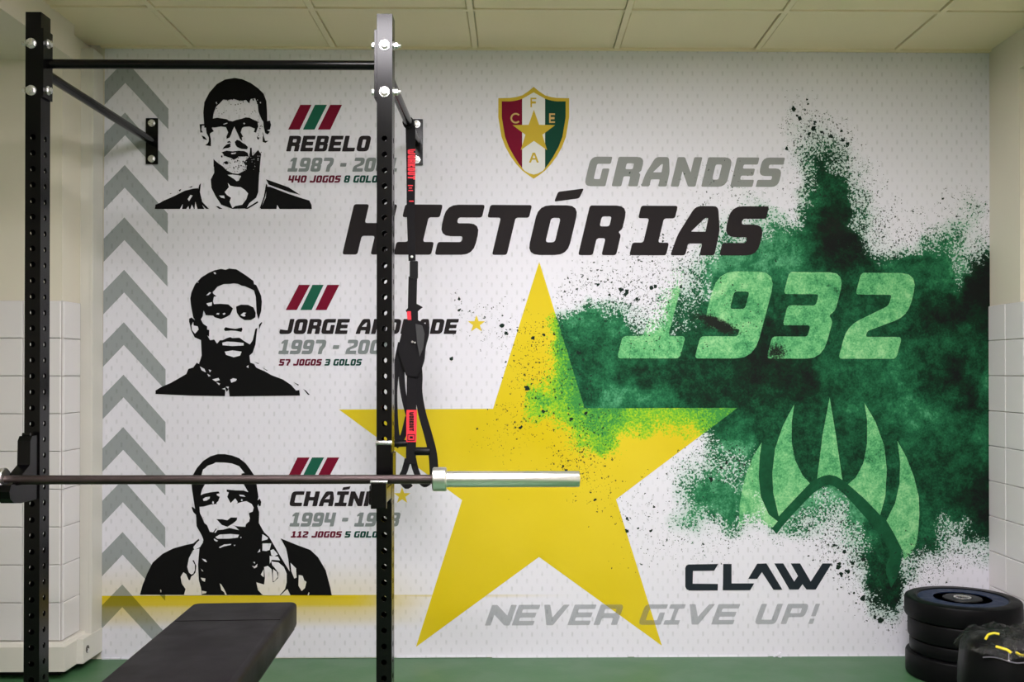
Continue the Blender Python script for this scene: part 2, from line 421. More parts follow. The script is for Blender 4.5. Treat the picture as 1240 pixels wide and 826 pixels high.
def smooth_sample(g, x, y):
    u = (x - 520) / 20; v = (y - 120) / 20
    if u < -1 or v < -1 or u > 36 or v > 33: return 0.0
    i, j = math.floor(u), math.floor(v); fu, fv = u - i, v - j
    fu = fu * fu * (3 - 2 * fu); fv = fv * fv * (3 - 2 * fv)
    def q(a, b_):
        if a < 0 or b_ < 0 or b_ > 32: return 0.0
        return g[b_][min(a, 34)]
    return (q(i, j) * (1 - fu) + q(i + 1, j) * fu) * (1 - fv) + (q(i, j + 1) * (1 - fu) + q(i + 1, j + 1) * fu) * fv
def hashn(x, y):
    def h(a, b_): return (math.sin(a * 127.1 + b_ * 311.7) * 43758.5453) % 1.0
    i, j = math.floor(x), math.floor(y); fx, fy = x - i, y - j
    fx = fx * fx * (3 - 2 * fx); fy = fy * fy * (3 - 2 * fy)
    return (h(i, j) * (1 - fx) + h(i + 1, j) * fx) * (1 - fy) + (h(i, j + 1) * (1 - fx) + h(i + 1, j + 1) * fx) * fy - 0.5
def powder_at(x, y):
    wx = x + 16 * hashn(x / 17, y / 17) + 8 * hashn(x / 8 + 40, y / 8); wy = y + 16 * hashn(x / 17 + 90, y / 17 + 30) + 8 * hashn(x / 8, y / 8 + 70)
    s = 0.0
    for cx, cy, rx, ry, r, v in SOOT:
        dx, dy = x - cx, y - cy; c_, s_ = math.cos(r), math.sin(r)
        e = ((dx * c_ + dy * s_) / rx) ** 2 + ((-dx * s_ + dy * c_) / ry) ** 2
        if e < 6: s = max(s, v * math.exp(-e * 0.7))
    return (smooth_sample(GC, wx, wy), smooth_sample(GT, wx, wy), smooth_sample(GF, wx, wy), s)
def paint(me, pxs, behind_star=False):
    a = me.attributes.new('powder', 'FLOAT_COLOR', 'POINT')
    flat = []
    for x, y in pxs:
        c = powder_at(x, y)
        if behind_star and 690 < x < 895 and 455 < y < 503: c = (max(c[0], 0.97),) + c[1:]
        flat.extend(c)
    a.data.foreach_set('color', flat)

# ------------------------------------------------------------ printed shapes on the wall
LAYER = 0.00035
def shape_mesh(name, shapes, layer, dice=0):
    """shapes: list of (loops, material index, extra layer); a loop is a list of photo pixels"""
    bm = bmesh.new(); lay = bm.verts.layers.float.new('k')
    for loops, mi, dl in shapes:
        pts = [p for lp in loops for p in lp]
        vs_ = []
        for p in pts:
            v = bm.verts.new((p[0], -(layer + dl), -p[1])); vs_.append(v)
        for t in tessellate_polygon([[Vector((p[0], -p[1], 0)) for p in lp] for lp in loops]):
            try: f = bm.faces.new([vs_[i] for i in t]); f.material_index = mi
            except ValueError: pass
    bm.normal_update()
    for f in bm.faces:
        if f.normal.y > 0: f.normal_flip()
    if dice:
        xs = [v.co.x for v in bm.verts]; zs = [v.co.z for v in bm.verts]
        x = math.floor(min(xs) / dice) * dice + dice
        while x < max(xs):
            bmesh.ops.bisect_plane(bm, geom=bm.verts[:] + bm.edges[:] + bm.faces[:], plane_co=(x, 0, 0), plane_no=(1, 0, 0)); x += dice
        z = math.floor(min(zs) / dice) * dice + dice
        while z < max(zs):
            bmesh.ops.bisect_plane(bm, geom=bm.verts[:] + bm.edges[:] + bm.faces[:], plane_co=(0, 0, z), plane_no=(0, 0, 1)); z += dice
    pxs = [(v.co.x, -v.co.z) for v in bm.verts]
    for v in bm.verts:
        l = -v.co.y; v.co = at(v.co.x, -v.co.z, WALL); v.co.y = WALL - l * LAYER
    me = bpy.data.meshes.new(name); bm.to_mesh(me); bm.free()
    if dice: paint(me, pxs)
    return me
mural = thing('mural', 'printed wall mural with big yellow star, green powder burst and three portraits', 'mural', (at(660, 796).x, WALL, 0))
def decal(name, shapes, mats, layer, dice=0, label=None):
    o = link(name, shape_mesh(name, shapes, layer, dice), mats); put(o, mural)
    if label: o['label'] = label
    return o
# the sheet itself
TL, TR, BR, BL = (127, 58), (1198, 64.5), (1199.5, 794), (122.5, 797)
nx, ny = 216, 148
verts, pxl, faces = [], [], []
for j in range(ny + 1):
    for i in range(nx + 1):
        u, v = i / nx, j / ny
        x = (TL[0] * (1 - u) + TR[0] * u) * (1 - v) + (BL[0] * (1 - u) + BR[0] * u) * v
        y = (TL[1] * (1 - u) + TR[1] * u) * (1 - v) + (BL[1] * (1 - u) + BR[1] * u) * v
        verts.append(at(x, y)); pxl.append((x, y))
for j in range(ny):
    for i in range(nx):
        a = j * (nx + 1) + i; faces.append((a, a + nx + 1, a + nx + 2, a + 1))
me = bpy.data.meshes.new('vinyl_sheet'); me.from_pydata(verts, [], faces); paint(me, pxl, True)
sheet = link('vinyl_sheet', me, V_vinyl); put(sheet, mural)

def round_poly(pts, seg=4):
    out = []; n = len(pts)
    for i, (x, y, r) in enumerate(pts):
        p = Vector((x, y)); a = Vector(pts[i - 1][:2]); b_ = Vector(pts[(i + 1) % n][:2])
        if r <= 0: out.append((x, y)); continue
        da, db = a - p, b_ - p; la, lb = da.length, db.length
        k = min(r, la * 0.49, lb * 0.49)
        s, e = p + da.normalized() * k, p + db.normalized() * k
        for q in range(seg + 1):
            t = q / seg; c = s * (1 - t) ** 2 + p * 2 * t * (1 - t) * 1.0 + e * t * t
            out.append((c.x, c.y))
    return out
def glyph(ch, t=0.26, v=0.35, ws=1.0, s=0.05, R=0.24):
    """(width, [loops]) of a heavy squared slab letter, height 1"""
    i_ = 0.05
    def W(x): return x * ws
    w = W(0.78)
    rect = lambda x0, y0, x1, y1, r=s: [(x0, y0, r), (x0, y1, r), (x1, y1, r), (x1, y0, r)]
    a, b_ = 0.5 - t / 2, 0.5 + t / 2
    if ch == 'H': w = W(.86); L = [[(0, 0, s), (0, 1, s), (v, 1, s), (v, b_, i_), (w - v, b_, i_), (w - v, 1, s), (w, 1, s), (w, 0, s), (w - v, 0, s), (w - v, a, i_), (v, a, i_), (v, 0, s)]]
    elif ch == 'I':
        w = W(.74); m_ = w / 2; h = v / 2
        L = [[(0, 0, s), (0, t, s), (m_ - h, t, i_), (m_ - h, 1 - t, i_), (0, 1 - t, s), (0, 1, s), (w, 1, s), (w, 1 - t, s), (m_ + h, 1 - t, i_), (m_ + h, t, i_), (w, t, s), (w, 0, s)]]
    elif ch in 'S5':
        q = R if ch == 'S' else s
        L = [[(0, 1, q), (w, 1, s), (w, 1 - t, s), (v, 1 - t, i_), (v, .63, i_), (w, .63, R), (w, 0, R), (0, 0, s), (0, t, s), (w - v, t, i_), (w - v, .37, i_), (0, .37, R)]]
    elif ch == 'T': w = W(.84); m_ = w / 2; h = v / 2; L = [[(0, 1, s), (w, 1, s), (w, 1 - t, s), (m_ + h, 1 - t, i_), (m_ + h, 0, s), (m_ - h, 0, s), (m_ - h, 1 - t, i_), (0, 1 - t, s)]]
    elif ch in 'O0': L = [[(0, 0, R), (0, 1, R), (w, 1, R), (w, 0, R)], rect(v, t, w - v, 1 - t, .06)]
    elif ch == 'D': L = [[(0, 0, s), (0, 1, s), (w, 1, R * 1.1), (w, 0, R * 1.1)], rect(v, t, w - v, 1 - t, .06)]
    elif ch == 'R': L = [[(0, 0, s), (0, 1, s), (w, 1, R), (w, .52, .10), (w - .07, .47, .04), (w, .41, .10), (w, 0, s), (w - v, 0, s), (w - v, .34, i_), (v, .34, i_), (v, 0, s)], rect(v, .58, w - v + .02, .78, .05)]
    elif ch == 'P': L = [[(0, 0, s), (0, 1, s), (w, 1, R), (w, .34, R), (v, .34, i_), (v, 0, s)], rect(v, .34 + t * .9, w - v, 1 - t, .04)]
    elif ch == 'B': L = [[(0, 0, s), (0, 1, s), (w - .02, 1, R * .8), (w - .02, .55, .10), (w - .07, .5, .03), (w, .45, .10), (w, 0, R * .8)], rect(v, .20, w - v + .02, .39, .04), rect(v, .61, w - v, .80, .04)]
    elif ch == 'A': w = W(.88); L = [[(0, 0, s), (W(.05), .42, .1), (W(.27), 1, .12), (W(.72), 1, .1), (W(.87), .5, .12), (w, 0, s), (w - v, 0, s), (w - v, .24, .04), (v, .24, .04), (v, 0, s)], [(W(.30), .48, .02), (W(.52), .76, .03), (W(.58), .76, .03), (W(.59), .48, .02)]]
    elif ch == 'E': L = [[(0, 0, s), (0, 1, s), (w, 1, s), (w, 1 - t, s), (v, 1 - t, i_), (v, .62, i_), (w - .06, .62, s), (w - .06, .38, s), (v, .38, i_), (v, t, i_), (w, t, s), (w, 0, s)]]
    elif ch == 'F': L = [[(0, 0, s), (0, 1, s), (w, 1, s), (w, 1 - t, s), (v, 1 - t, i_), (v, .62, i_), (w - .06, .62, s), (w - .06, .38, s), (v, .38, i_), (v, 0, s)]]
    elif ch == 'C': L = [[(0, 0, R), (0, 1, R), (w, 1, s), (w, 1 - t, s), (v, 1 - t, .06), (v, t, .06), (w, t, s), (w, 0, s)]]
    elif ch == 'G': L = [[(0, 0, R), (0, 1, R), (w, 1, s), (w, 1 - t, s), (v, 1 - t, .06), (v, t, .06), (w - v + .03, t, .03), (w - v + .03, .60, s), (w, .60, s), (w, 0, s)]]
    elif ch == 'L': L = [[(0, 0, s), (0, 1, s), (v, 1, s), (v, t, i_), (w - v + .05, t, i_), (w - v + .05, .5, s), (w, .5, s), (w, 0, s)]] if ws == 1 and t > .25 else [[(0, 0, s), (0, 1, s), (v, 1, s), (v, t, i_), (w, t, s), (w, 0, s)]]
    elif ch == 'J': L = [[(0, 0, R), (0, t * 1.3, s), (w - v, t, i_), (w - v, 1, s), (w, 1, s), (w, 0, R)]]
    elif ch == 'N': w = W(.88); L = [[(0, 0, s), (0, 1, s), (v * .9, 1, s), (w - v, .48, .02), (w - v, 1, s), (w, 1, s), (w, 0, s), (w - v * .9, 0, s), (v, .52, .02), (v, 0, s)]]
    elif ch == 'U': L = [[(0, 0, R), (0, 1, s), (v, 1, s), (v, t, .05), (w - v, t, .05), (w - v, 1, s), (w, 1, s), (w, 0, R)]]
    elif ch == 'V': w = W(.88); L = [[(w * .5 - v * .55, 0, s), (0, 1, s), (v, 1, s), (w / 2, .38, .03), (w - v, 1, s), (w, 1, s), (w * .5 + v * .55, 0, s)]]
    elif ch == 'W': w = W(1.2); L = [[(v * .3, 0, R), (0, 1, s), (v, 1, s), (v * 1.05, t, .04), (w / 2 - v * .4, t, .04), (w / 2 - v * .4, .8, s), (w / 2 + v * .4, .8, s), (w / 2 + v * .4, t, .04), (w - v * 1.05, t, .04), (w - v, 1, s), (w, 1, s), (w - v * .3, 0, R)]]
    elif ch == 'K': L = [[(0, 0, s), (0, 1, s), (v, 1, s), (v, .66, .02), (w - v, 1, s), (w, 1, s), (w, .72, s), (w - v * .8, .5, .04), (w, .28, s), (w, 0, s), (w - v, 0, s), (v, .34, .02), (v, 0, s)]]
    elif ch == '1': w = W(.74); m_ = w / 2 + .02; h = v / 2; L = [[(0, 0, s), (0, t, s), (m_ - h, t, i_), (m_ - h, 1 - t, i_), (0.06, 1 - t - .06, s), (0.06, .84, s), (m_ - h, 1, .05), (m_ + h, 1, s), (m_ + h, t, i_), (w, t, s), (w, 0, s)]]
    elif ch == '2': L = [[(0, 1, s), (w, 1, R), (w, .50, .16), (v, .32, .05), (v, t, .03), (w, t, s), (w, 0, s), (0, 0, s), (0, .38, .16), (w - v, .62, .05), (w - v, 1 - t, .03), (0, 1 - t, s)]]
    elif ch == '3': L = [[(0, 1, s), (w, 1, R), (w, .56, .10), (w - .07, .5, .03), (w, .44, .10), (w, 0, R), (0, 0, s), (0, t, s), (w - v, t, .04), (w - v, .385, .04), (.1, .385, s), (.1, .615, s), (w - v, .615, .04), (w - v, 1 - t, .04), (0, 1 - t, s)]]
    elif ch == '4': L = [[(0, .28, .08), (0, 1, s), (v * .9, 1, s), (v * .9, .52, .04), (w - v, .52, .04), (w - v, 1, s), (w, 1, s), (w, 0, s), (w - v, 0, s), (w - v, .28, .03)]]
    elif ch == '7': L = [[(0, 1, s), (w, 1, R), (w, .5, .16), (w - .16, .3, .1), (w - .16, 0, s), (w - .16 - v, 0, s), (w - .16 - v, .45, .1), (w - v, .62, .04), (w - v, 1 - t, .03), (0, 1 - t, s)]]
    elif ch == '8': L = [[(0, 0, R * .9), (0, .44, .10), (.06, .5, .03), (0, .56, .10), (0, 1, R * .9), (w, 1, R * .9), (w, .56, .10), (w - .06, .5, .03), (w, .44, .10), (w, 0, R * .9)], rect(v, .22, w - v, .39, .04), rect(v, .61, w - v, .79, .04)]
    elif ch == '9': L = [[(0, .34, R * .9), (0, 1, R), (w, 1, R), (w, 0, R), (0, 0, s), (0, t, s), (w - v, t, .04), (w - v, .34, .02)], rect(v, .57, w - v, .77, .04)]
    elif ch == '6': L = [[(w, .66, R * .9), (w, 0, R), (0, 0, R), (0, 1, R), (w, 1, s), (w, 1 - t, s), (v, 1 - t, .04), (v, .66, .02)], rect(v, .23, w - v, .43, .04)]
    elif ch == '-': w = W(.5); L = [rect(0.02, .36, w - .02, .62)]
    elif ch == '!': w = W(.36); L = [rect(0, .38, w, 1), rect(0, 0, w, .26)]
    elif ch == ' ': w = W(.34); L = []
    else: w, L = W(.5), []
    return w, [round_poly(lp) for lp in L]
ACC = {'Ó': 'O', 'Í': 'I', 'Á': 'A'}
def text(name, txt, x0, x1, yt0, yb0, mats, layer, label=None, yt1=None, yb1=None, slant=0.24, starts=None, gap=0.10, dice=0, split=None, **kw):
    yt1 = yt0 if yt1 is None else yt1; yb1 = yb0 if yb1 is None else yb1
    gl = [glyph(ACC.get(c, c), **kw) for c in txt]
    pos_, x = [], 0
    for w_, _ in gl: pos_.append(x); x += w_ + gap
    total = x - gap
    shapes = []
    H = yb0 - yt0
    for i, c in enumerate(txt):
        w_, loops = gl[i]
        if starts: ox = starts[i][0]; scx = (starts[i][1] - ox) / w_
        else: scx = (x1 - x0) / total; ox = x0 + pos_[i] * scx
        def tr(p):
            X = ox + p[0] * scx; f = (X - x0) / (x1 - x0)
            yb = yb0 + (yb1 - yb0) * f; yt = yt0 + (yt1 - yt0) * f
            return (X + slant * H * p[1], yb + (yt - yb) * p[1])
        L = [[tr(p) for p in lp] for lp in loops]
        mi = 0 if split is None or i < split else 1
        if c == '!':
            for lp in L: shapes.append(([lp], mi, 0))
        elif L: shapes.append((L, mi, 0))
        if c in 'ÓÍÁ':
            shapes.append(([[tr(p) for p in round_poly([(w_ * .36, 1.07, .04), (w_ * .40, 1.27, .04), (w_ * 1.02, 1.34, .04), (w_ * .96, 1.14, .04)])]], mi, 0))
    return decal(name, shapes, mats, layer, dice, label)

# chevrons
chev = []
for k in range(11):
    yo = 72.8 + 63.5 * k; yi = yo + 27.5
    pxk = 151.8 - 0.37 * k; xr = 204 - 0.4 * k if k < 5 else 201 - 0.1 * k; xl = 126.6 - 0.36 * k
    top = [(xl, yo + (pxk - xl) * 1.03), (pxk, yo), (xr, yo + (xr - pxk) * 1.13), (xr, yi + (xr - pxk) * 1.08), (pxk, yi), (xl, yi + (pxk - xl) * 1.05)]
    chev.append(([top], 0, 0))
for c_ in chev: decal('chevron', [c_], V_chev, 1)

# big star and small stars
STAR = [(653, 317), (708, 494.5), (893, 494), (746, 604.7), (801.5, 782), (652.7, 674.5), (503.7, 783.5), (559.6, 605.7), (410.5, 496), (597, 495)]
decal('star', [([STAR], 0, 0)], V_star, 2, dice=5, label='large yellow five-pointed star dusted with green')
def mini(cx, cy, r, k=0.40):
    return [(cx + (r if i % 2 == 0 else r * k) * math.sin(PI * i / 5), cy - (r if i % 2 == 0 else r * k) * math.cos(PI * i / 5)) for i in range(10)]
V_small = print_mat('small_star_yellow', 'flat', (0.66, 0.50, 0.04))
decal('small_star', [([mini(577, 392.5, 11)], 0, 0)], V_small, 3)
decal('small_star', [([mini(487, 600.5, 10.5)], 0, 0)], V_small, 3)

# shield
def mirror(pts, cx): return pts + [(2 * cx - x, y) for x, y in reversed(pts) if abs(x - cx) > 0.5]
def shield(g):
    o = [(646.3, 105.2 + 1.6 * g), (640, 110.5 + 1.2 * g), (632.5, 115.5 + g), (625, 117.7 + g), (618.3, 118.6 + g), (603.4 + g, 119 + g * .9),
         (603.4 + g, 142), (607.3 + g, 165.8), (612 + g, 178), (618.3 + g, 189.4), (625 + g * .8, 198.5), (632.5 + g * .6, 206.7), (640 + g * .3, 212.3 - g * .5), (646.3, 216.5 - g * 1.2)]
    return mirror(o, 646.3)
def clipx(poly, x0, x1):
    def cl(P, f, X):
        out = []
        for i in range(len(P)):
            a, b2 = P[i - 1], P[i]
            ia, ib = f(a[0]), f(b2[0])
            if ia != ib:
                t = (X - a[0]) / (b2[0] - a[0]); out.append((X, a[1] + t * (b2[1] - a[1])))
            if ib: out.append(b2)
        return out
    P = cl(poly, lambda x: x >= x0, x0); return cl(P, lambda x: x <= x1, x1)
inner = shield(4.2)
decal('club_crest', [([shield(0)], 0, 0), ([clipx(inner, 600, 632.3)], 1, 1), ([clipx(inner, 632.3, 660)], 2, 1), ([clipx(inner, 660, 700)], 3, 1),
      ([mini(646.5, 160, 27)], 0, 2)], [V_gold, V_dkred, V_shwhite, V_shgreen], 3, label='shield crest in red, white and green with gold border and star')
THIN = dict(t=.17, v=.2, s=.02, R=.12, slant=0)
text('lettering', 'F', 642.3, 649.5, 118.5, 130, V_gold, 6, **THIN)
def ring_c(cx, cy, r, wd, a0, a1):
    n_ = 14; o = [(cx + r * math.cos(a0 + (a1 - a0) * i / n_), cy + r * math.sin(a0 + (a1 - a0) * i / n_)) for i in range(n_ + 1)]
    i_ = [(cx + (r - wd) * math.cos(a0 + (a1 - a0) * i / n_), cy + (r - wd) * math.sin(a0 + (a1 - a0) * i / n_)) for i in range(n_ + 1)]
    return o + i_[::-1]
V_palegold = print_mat('pale_gold_print', 'flat', (0.52, 0.36, 0.13))
decal('lettering', [([ring_c(624.5, 143.3, 6.4, 2, 0.75, 2 * PI - 0.75)], 0, 0)], V_palegold, 6)
text('lettering', 'E', 665, 672, 137.5, 149, V_palegold, 6, **THIN)
decal('lettering', [([[(640.5, 197), (645, 185), (648, 185), (652.5, 197), (650, 197), (648.8, 193.6), (644.2, 193.6), (643, 197)], [(645, 191.5), (648.2, 191.5), (646.6, 187.5)]], 0, 0)], V_gold, 6)

# headline lettering
text('lettering', 'HISTÓRIAS', 414.5, 917, 247.3, 308.3, V_black, 5, 'black slanted HISTÓRIAS headline', yt1=250, yb1=309.5, slant=0.235,
     starts=[(414.5, 467), (476.5, 522), (526.5, 573), (579.5, 630), (638, 687), (700, 746), (762, 806.5), (811.5, 865), (871, 917)], t=.255, v=.30)
text('lettering', 'GRANDES', 707, 938, 189.8, 225.5, V_grey, 5, 'grey slanted GRANDES lettering', yt1=191, yb1=226.5, slant=0.24,
     starts=[(707, 733), (740.5, 772), (776, 807), (812, 842), (849, 879), (884, 911), (915, 942)], dice=5, t=.24, v=.29)
text('lettering', '1932', 747, 1088, 327.5, 434, V_light, 5, 'pale green 1932 numerals', yt1=331, yb1=434.5, slant=0.26,
     starts=[(747, 823), (841, 913), (928, 996), (1015, 1085)], dice=5, t=.255, v=.29)
# player captions
def stripes(quads):
    for q, m_ in zip(quads, (V_dkred, V_green, V_dkred)): decal('stripe', [([q], 0, 0)], m_, 4)
stripes([[(363.7, 127), (377.4, 127), (363, 157), (349, 157)], [(381.5, 127), (396, 127), (381, 157), (367, 157)], [(400, 127), (414.3, 127), (400, 157), (385, 157)]])
stripes([[(362, 345), (375.5, 345), (359.5, 375.5), (346, 375.5)], [(378.5, 345), (392, 345), (377.5, 375.5), (363.7, 375.5)], [(396.5, 345), (411, 345), (395.5, 375.5), (382, 375.5)]])
stripes([[(360.3, 554), (375, 554), (359, 584), (345.5, 584)], [(378, 554), (392.5, 554), (377, 584), (363, 584)], [(396.5, 554), (411, 554), (395, 584), (381, 584)]])
SM = dict(t=.24, v=.29, slant=0.22)
text('lettering', 'REBELO', 346.5, 446, 164.5, 183.5, V_black, 5, **SM)
text('lettering', '1987 - 2001', 348, 480, 191, 208, V_years, 5, **SM)
text('lettering', '440 JOGOS 8 GOLOS', 348.5, 464, 212.5, 221.3, [V_red, V_dkgreen], 5, split=10, **SM)
text('lettering', 'JORGE ANDRADE', 338, 552, 386.3, 404.5, V_black, 5, **SM)
text('lettering', '1997 - 2000', 337, 474, 411.5, 428.8, V_years, 5, **SM)
text('lettering', '57 JOGOS 3 GOLOS', 337.5, 437, 434.8, 442.8, [V_red, V_dkgreen], 5, split=9, **SM)
text('lettering', 'CHAÍNHO', 350, 474, 595, 613, V_black, 5, **SM)
text('lettering', '1994 - 1998', 350.5, 482, 620.6, 637.5, V_years, 5, **SM)
text('lettering', '112 JOGOS 5 GOLOS', 352, 464, 643.3, 651, [V_red, V_dkgreen], 5, split=10, **SM)
# slogan
text('lettering', 'NEVER GIVE UP!', 587, 985, 732.5, 757.5, V_slog, 6, 'faint grey NEVER GIVE UP! slogan', yt1=731, yb1=755.5, slant=0.36, ws=1.65, t=.22, v=.34, gap=.14,
     starts=[(587, 617), (619.5, 645.5), (650, 681), (687, 713.5), (718.5, 747), (750, 751), (772.5, 800), (803, 821.5), (826, 857), (861, 887.5), (890, 891), (913, 939), (945, 971), (978.5, 984)])
# maker's wordmark
def T(ox, oy, s): return lambda pts: [(ox + x / s, oy + y / s) for x, y in pts]
t_ = T(820, 670, 6.2)
decal('lettering', [([t_([(60, 110), (68, 92), (85, 84), (308, 80), (278, 131), (118, 133), (116, 228), (306, 230), (304, 279), (90, 280), (70, 270), (60, 250)])], 0, 0),
      ([t_([(345, 80), (408, 80), (408, 226), (578, 226), (548, 277), (342, 278)])], 0, 0),
      ([t_([(532, 192), (600, 78), (670, 76), (790, 274), (722, 274), (636, 142), (600, 192)])], 0, 0),
      ([t_([(728, 76), (796, 76), (878, 212), (906, 170), (852, 76), (922, 76), (1002, 212), (1090, 76), (1160, 76), (1040, 272), (970, 272), (940, 232), (912, 272), (842, 272)])], 0, 0)],
      V_claw, 5, label='black CLAW wordmark')
# claw emblem
A_ = T(800, 480, 4.13); B_ = T(980, 420, 3.755); C_ = T(980, 580, 4.345)
claws = [A_([(505, 230), (495, 300), (490, 400), (500, 500), (540, 590), (585, 625), (560, 655), (480, 640), (430, 640), (390, 668), (395, 540), (410, 450), (430, 380), (462, 300)]),
         A_([(668, 40), (655, 130), (655, 230), (672, 320), (710, 395), (745, 435), (650, 535), (590, 600), (562, 480), (558, 380), (572, 260), (610, 150), (640, 90)]),
         B_([(92, 230), (120, 400), (150, 605), (120, 588), (90, 582), (60, 588), (35, 600), (60, 400)]),
         B_([(250, 255), (300, 340), (340, 450), (352, 560), (345, 680), (322, 765), (250, 690), (175, 625), (210, 595), (245, 530), (262, 440), (262, 330)]),
         B_([(400, 428), (440, 500), (475, 590), (497, 680), (500, 760), (495, 840), (485, 900), (460, 940), (430, 970), (425, 930), (385, 850), (350, 790), (390, 710), (410, 620), (412, 520)])]
for c_ in claws: decal('claw', [([c_], 0, 0)], V_light, 5, dice=5)
arch = [(934, 638.6), (942, 625), (949, 617), (957, 609.5), (968, 596.5), (980, 585), (989, 579.5), (996, 576), (1004, 575), (1012, 576.5), (1020, 581), (1033, 592), (1053, 611), (1066, 624), (1073, 629), (1081, 641), (1087, 653), (1091, 665), (1091, 682),
        (1086, 700), (1079, 712), (1073, 694), (1073, 684), (1077, 674), (1076.7, 665), (1067.5, 651), (1053.6, 633), (1033, 610), (1018, 594.5), (1010, 589), (1004, 587), (997, 589), (985, 597), (974, 608), (959.8, 623), (947.7, 637), (940, 647)]
decal('claw_arch', [([arch], 0, 0), ([[(921, 536), (938.5, 543), (935, 572), (936, 596), (942.9, 625), (934, 640), (930.7, 623), (921, 601), (918.6, 577), (919.8, 552.6)]], 0, 0)], V_dark, 4, dice=5)

# portraits (posterised black and white print)
A6 = T(225, 140, 11.27); A3 = T(180, 165, 5.905); A2 = T(180, 80, 3.875)
p1 = []
p1.append((A2([(262, 290), (257, 220), (262, 170), (285, 125), (320, 85), (360, 63), (405, 56), (440, 62), (480, 80), (515, 105), (540, 130), (553, 165), (556, 210), (557, 262), (548, 275), (530, 250), (516, 215), (512, 180), (500, 152), (480, 155), (470, 175), (458, 160), (430, 165), (400, 155), (372, 160), (350, 158), (335, 175), (318, 190), (312, 205), (305, 225), (302, 250), (300, 290)]), 0, 0))
p1.append((A6([(250, 60), (330, 60), (380, 40), (430, 30), (500, 40), (560, 50), (590, 70), (640, 80), (690, 60), (760, 45), (820, 25), (870, 30), (930, 60), (980, 80), (990, 150), (975, 190), (960, 235), (930, 225), (945, 180), (920, 170), (870, 150), (800, 155), (770, 170), (750, 230), (785, 290), (765, 300), (775, 350), (740, 320), (720, 270), (690, 210), (665, 150), (640, 200), (620, 260), (600, 300), (560, 320), (555, 290), (580, 230), (550, 160), (480, 150), (400, 165), (350, 160), (385, 215), (340, 240), (330, 255), (345, 330), (345, 420), (265, 405), (300, 380), (315, 350), (315, 300), (285, 240), (275, 150)]), 0, .4))
for q in ([(190, 120), (250, 115), (260, 135), (220, 140), (215, 200), (235, 230), (200, 235)], [(215, 270), (260, 290), (295, 335), (240, 320)],
          [(1060, 90), (1150, 70), (1165, 130), (1150, 190), (1110, 200), (1150, 220), (1120, 260), (1085, 240), (1065, 160)], [(1050, 300), (1065, 240), (1070, 300), (1085, 345), (1130, 345), (1090, 375), (1050, 360)], [(970, 285), (1000, 300), (1000, 330), (980, 325)],
          [(490, 500), (560, 480), (640, 490), (720, 480), (800, 485), (845, 510), (860, 560), (800, 560), (720, 560), (690, 590), (650, 600), (620, 580), (570, 565), (530, 550)],
          [(500, 465), (520, 430), (560, 395), (610, 380), (612, 430), (575, 445), (530, 450)], [(565, 360), (600, 345), (622, 378), (595, 368), (575, 378)],
          [(670, 360), (700, 330), (740, 345), (770, 370), (810, 390), (850, 430), (840, 462), (760, 455), (700, 430), (680, 400)],
          [(880, 440), (900, 440), (908, 560), (960, 500), (990, 470), (1030, 540), (1015, 610), (1010, 700), (820, 690), (790, 640), (840, 590), (870, 560)],
          [(480, 548), (500, 545), (505, 570), (485, 575)], [(510, 640), (560, 620), (590, 650), (550, 668)], [(380, 590), (420, 640), (480, 690), (380, 700)]): p1.append((A6(q), 0, .5))
p1.append((A3([(465, 165), (500, 195), (530, 215), (560, 245), (600, 265), (640, 270), (700, 240), (700, 200), (720, 150), (760, 140), (790, 110), (805, 125), (798, 200), (790, 290), (785, 400), (770, 440), (720, 480), (700, 517), (600, 520), (520, 490), (480, 430), (450, 370), (445, 310), (470, 260)]), 0, .6))
for q in ([(545, 400), (575, 365), (568, 335), (585, 355), (620, 362), (660, 365), (690, 385), (712, 410), (700, 450), (670, 490), (620, 500), (600, 515), (580, 470), (590, 440), (560, 420)], [(565, 277), (600, 275), (640, 280), (662, 285), (645, 318), (630, 322), (610, 305)],
          [(600, 180), (640, 165), (680, 190), (676, 230), (640, 258), (600, 250), (570, 215)], [(505, 425), (540, 425), (545, 445), (520, 440)]): p1.append((A3(q), 1, 1))
for q in ([(45, 521), (50, 490), (80, 478), (100, 465), (180, 430), (260, 390), (320, 375), (355, 372), (362, 440), (385, 495), (400, 521)], [(375, 335), (368, 400), (385, 470), (432, 520), (412, 520), (372, 480), (352, 400), (362, 350)],
          [(800, 521), (815, 490), (838, 440), (845, 360), (870, 362), (1000, 412), (1100, 445), (1150, 460), (1165, 490), (1168, 521)], [(840, 308), (1000, 365), (1085, 420), (1000, 398), (860, 347)],
          [(840, 340), (850, 350), (835, 430), (805, 515), (795, 515), (825, 430)], [(690, 520), (780, 465), (785, 475), (710, 520)], [(480, 500), (500, 502), (530, 520), (505, 520)],
          [(150, 410), (165, 408), (160, 415)], [(215, 385), (235, 378), (225, 398)], [(285, 368), (315, 355), (310, 366)]): p1.append((A3(q), 0, .7))
for q in ([(300, 420), (315, 425), (290, 465), (280, 450)], [(300, 521), (310, 490), (325, 521)], [(225, 521), (245, 485), (240, 521)], [(330, 521), (335, 470), (350, 521)], [(915, 521), (920, 492), (938, 521)], [(270, 521), (285, 500), (290, 521)]): p1.append((A3(q), 1, 1))
for q in ([(510, 118), (560, 100), (575, 105), (525, 125)], [(785, 105), (800, 98), (815, 112), (795, 122)], [(620, 512), (690, 505), (675, 525), (625, 528)], [(755, 465), (800, 460), (800, 478), (760, 476)]): p1.append((A6(q), 1, 1))
rr = random.Random(3)
